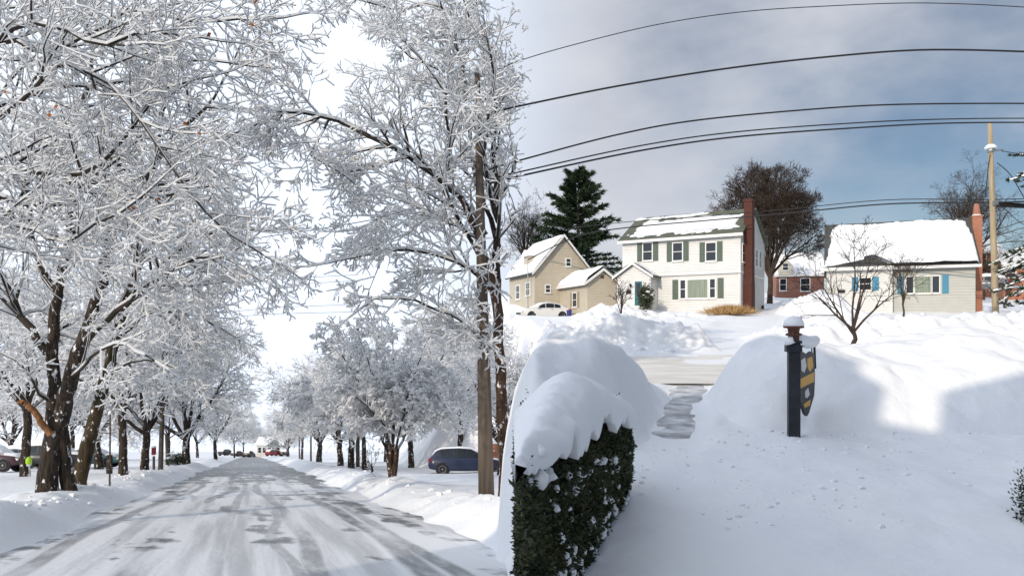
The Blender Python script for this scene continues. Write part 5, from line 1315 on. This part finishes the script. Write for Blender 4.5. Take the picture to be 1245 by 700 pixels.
# ------------------------------------------------------------------ shrubs
def leafy_shrub(name, label, loc, rx_, rz_, n, leaf, material, snow=0, seed=0, cat='shrub', stems=True, grass=False):
    nr = np.random.default_rng(seed); root = tag(empty(name, loc), label, cat)
    c = nr.normal(0, 1, (n, 3)); c /= np.linalg.norm(c, axis=1, keepdims=True); r = nr.random(n)**.4; P = c*r[:, None]*np.array([rx_, rx_, rz_*.5])*(1+.25*nr.normal(0, 1, (n, 1))*.6); P[:, 2] += rz_*.5
    if grass:
        P = np.stack([nr.normal(0, rx_*.4, n), nr.normal(0, rx_*.3, n), np.full(n, -.1)], 1); o = np.stack([nr.normal(0, .5, n)+P[:, 0]*.8, nr.normal(0, .5, n), np.full(n, 1.0)], 1); ln = nr.uniform(.5, 1.1, n)[:, None]*rz_
    else: o = c*.6+nr.normal(0, .6, (n, 3)); o[:, 2] += .2; ln = nr.uniform(.6, 1.3, n)[:, None]*leaf
    o /= np.linalg.norm(o, axis=1, keepdims=True); s = np.cross(o, nr.normal(0, 1, (n, 3))); s /= np.linalg.norm(s, axis=1, keepdims=True); w = (.02 if grass else leaf*.22)
    V = np.stack([P-s*w*.4, P+o*ln*.5+s*w, P+o*ln, P+o*ln*.5-s*w], 1).reshape(-1, 3)
    tag(link('foliage', np_mesh('foliage', V, np.arange(4*n).reshape(-1, 4), M[material], False), root), kind='stuff')
    if not grass:
        rng = random.Random(seed); st_ = []
        for k in range(6): st_ += stem([(0, 0, -.3), (rng.uniform(-.3, .3)*rx_, rng.uniform(-.3, .3)*rx_, rz_*.4), (rng.uniform(-.6, .6)*rx_, rng.uniform(-.6, .6)*rx_, rz_*.8)], [.03, .02, .008], 0, k, 3)
        V, F = tube_arrays(np.array(st_), 5); link('stems', np_mesh('stems', V, F, M['hedge_twig'], True), root)
    if snow:
        rng = random.Random(seed+1); mb = MB()
        for k in range(snow):
            i = rng.randrange(n); p = P[i]*1.02; s_ = rng.uniform(.6, 1.5)*leaf*1.1
            mb.lathe([(s_*.7, -.25*s_), (s_, 0), (s_*.8, .35*s_), (s_*.2, .55*s_)], 7, tuple(p))
        tag(mb.build('snow_clump', M['snow_soft'], root, True), kind='stuff')
    return root
x = xat(785, 57.3); leafy_shrub('evergreen_shrub', 'narrow evergreen shrub with snow beside the gabled porch door', (x, 57.3, EYE+(HOR-379)/FPX*57.3), .55, 2.1, 2600, .16, 'hedge_leaf', 18, 3)
x = xat(887, 54.5); leafy_shrub('dry_grass_clump', 'clump of dry brown grass against the white house', (x, 54.5, EYE+(HOR-381)/FPX*54.5), 1.5, .85, 2200, .1, 'dry_grass', 0, 4, 'plant', grass=True)
x = xat(1276, 9.4); leafy_shrub('evergreen_shrub', 'dark evergreen sprigs with a snow lump at the lower right edge', (x, 9.4, G(x, 9.4)-.35), .36, 1.1, 5200, .05, 'hedge_leaf', 26, 5)
x = xat(214, 62); leafy_shrub('evergreen_shrub', 'small green shrub beside the thick brown trunk on the left', (x, 62, G(x, 62)), .8, 1.1, 1500, .16, 'hedge_leaf', 8, 6)
# ------------------------------------------------------------------ small things by the street
def marker_post():
    D = 40; x = xat(34, D); r = tag(empty('marker_post', (x, D, G(x, D))), 'white post with lime green head left of the old dark tree', 'post')
    MB().lathe([(.10, -.3), (.10, .55), (.16, .58), (.16, .66)], 10).build('shaft', M['white_paint'], r)
    MB().lathe([(.16, .66), (.19, .72), (.19, .95), (.12, 1.06), (.03, 1.1)], 12).build('head', M['lime'], r, True)
    return r
marker_post()
def red_box():
    D = 50; x = xat(187, D); r = tag(empty('roadside_box', (x, D, G(x, D))), 'small red box on a post beside the dark leaning trunk', 'box')
    MB().box(-.06, .06, -.06, .06, -.3, .9).build('post', M['pole_dark'], r)
    MB().box(-.09, .09, -.15, .15, 1.0, 1.5).build('box', M['red_paint'], r); MB().box(-.1, .1, -.16, .16, 1.5, 1.58).build('snow_cap', M['snow_soft'], r)
    return r
red_box()
def bird_stake():
    D = 26; x = xat(133, D); r = tag(empty('stake', (x, D, G(x, D))), 'thin snow flecked stake standing right of the leaning trunk', 'stake')
    MB().tube([(0, 0, -.3), (.02, 0, 1.0), (.03, 0, 2.6)], [.035, .03, .025], 6).build('shaft', M['pole_dark'], r)
    MB().box(-.09, .09, -.05, .05, .5, 1.15).build('wrap', M['bark'], r); MB().lathe([(.06, 2.58), (.07, 2.64), (.02, 2.72)], 8, (.03, 0, 0)).build('snow_cap', M['snow_soft'], r, True)
    return r
bird_stake()
x = xat(692, 60); o = MB().lathe([(.18, 0), (.21, .55), (.23, .57), (.23, .62), (.05, .65)], 14).build('waste_bin', M['blue_bin']); o.location = (x, 60, EYE+(HOR-381)/FPX*60-.35)
tag(o, 'small blue bin beside the white saloon car', 'bin')
def brick_shed():
    D = 48.6; h = House('brick_shed', 'orange brick shed behind the dark blue car', 593, D, 0, G(xat(596, D), D)-.2); W = h.lx(613)
    MB().box(0, W, 0, 2, -1, 2.0).build('wall', M['brick_orange'], h.root); MB().prism([(-.2, 2.0), (2.2, 2.0), (2.2, 2.15), (1, 2.5), (-.2, 2.15)], 'x', -.15, W+.15).build('roof', M['snow_soft'], h.root)
brick_shed()

# ------------------------------------------------------------------ loose crumbs and clods on the trodden snow
def crumbs(label, n, seed, xr, yr, smin, smax, extra=None):
    nr = np.random.default_rng(seed); x = nr.uniform(*xr, n); y = nr.uniform(*yr, n)
    if extra is not None: k = extra(x, y, nr); x, y = x[k], y[k]
    m = len(x); s = smin + (smax-smin)*nr.random(m)**3; z = ground(x, y) + s*.15
    th = np.arange(6)*np.pi/3; rings = []
    for zz, rr in ((-.5, .8), (.1, 1.0), (.5, .55)):
        q = rr*(1+.3*nr.normal(0, 1, (m, 6))); rings.append(np.stack([x[:, None]+np.cos(th)*s[:, None]*q, y[:, None]+np.sin(th)*s[:, None]*q, (z+zz*s)[:, None]+0*q], 2))
    V = np.concatenate(rings, 1).reshape(-1, 3); b = (np.arange(m)*18)[:, None]; k = np.arange(6)[None]; k2 = (k+1) % 6
    F = np.concatenate([np.stack([b+k+o, b+k2+o, b+6+k2+o, b+6+k+o], 2).reshape(-1, 4) for o in (0, 6)]); T = (b+np.array([[12, 13, 14, 15, 16, 17]])).reshape(-1, 6)
    return tag(link('snow_crumbs', np_mesh('snow_crumbs', V, [F, T], M['snow'], False)), label, 'snow', kind='stuff')
crumbs('small crumbs of snow scattered over the shaded yard', 1500, 3, (1.2, 12), (7, 15.5), .008, .055, lambda x, y, r: (x > hedge_right(y)+.15) & (fbm(x, y, .5, 2, 5) + r.normal(0, .25, len(x)) > .05))
crumbs('clods of ploughed snow along the street edges', 3500, 4, (-22, 3), (9, 45), .02, .13, lambda x, y, r: (np.abs(np.abs(street_u(x, y))-5.0+r.normal(0, .3, len(x))) < .7) & (x < -.3))
crumbs('clods of ploughed snow along the cross street', 2600, 6, (0.8, 34), (28.8, 36.5), .04, .22, lambda x, y, r: seg_dist(x, y, DRV) > 2.0)
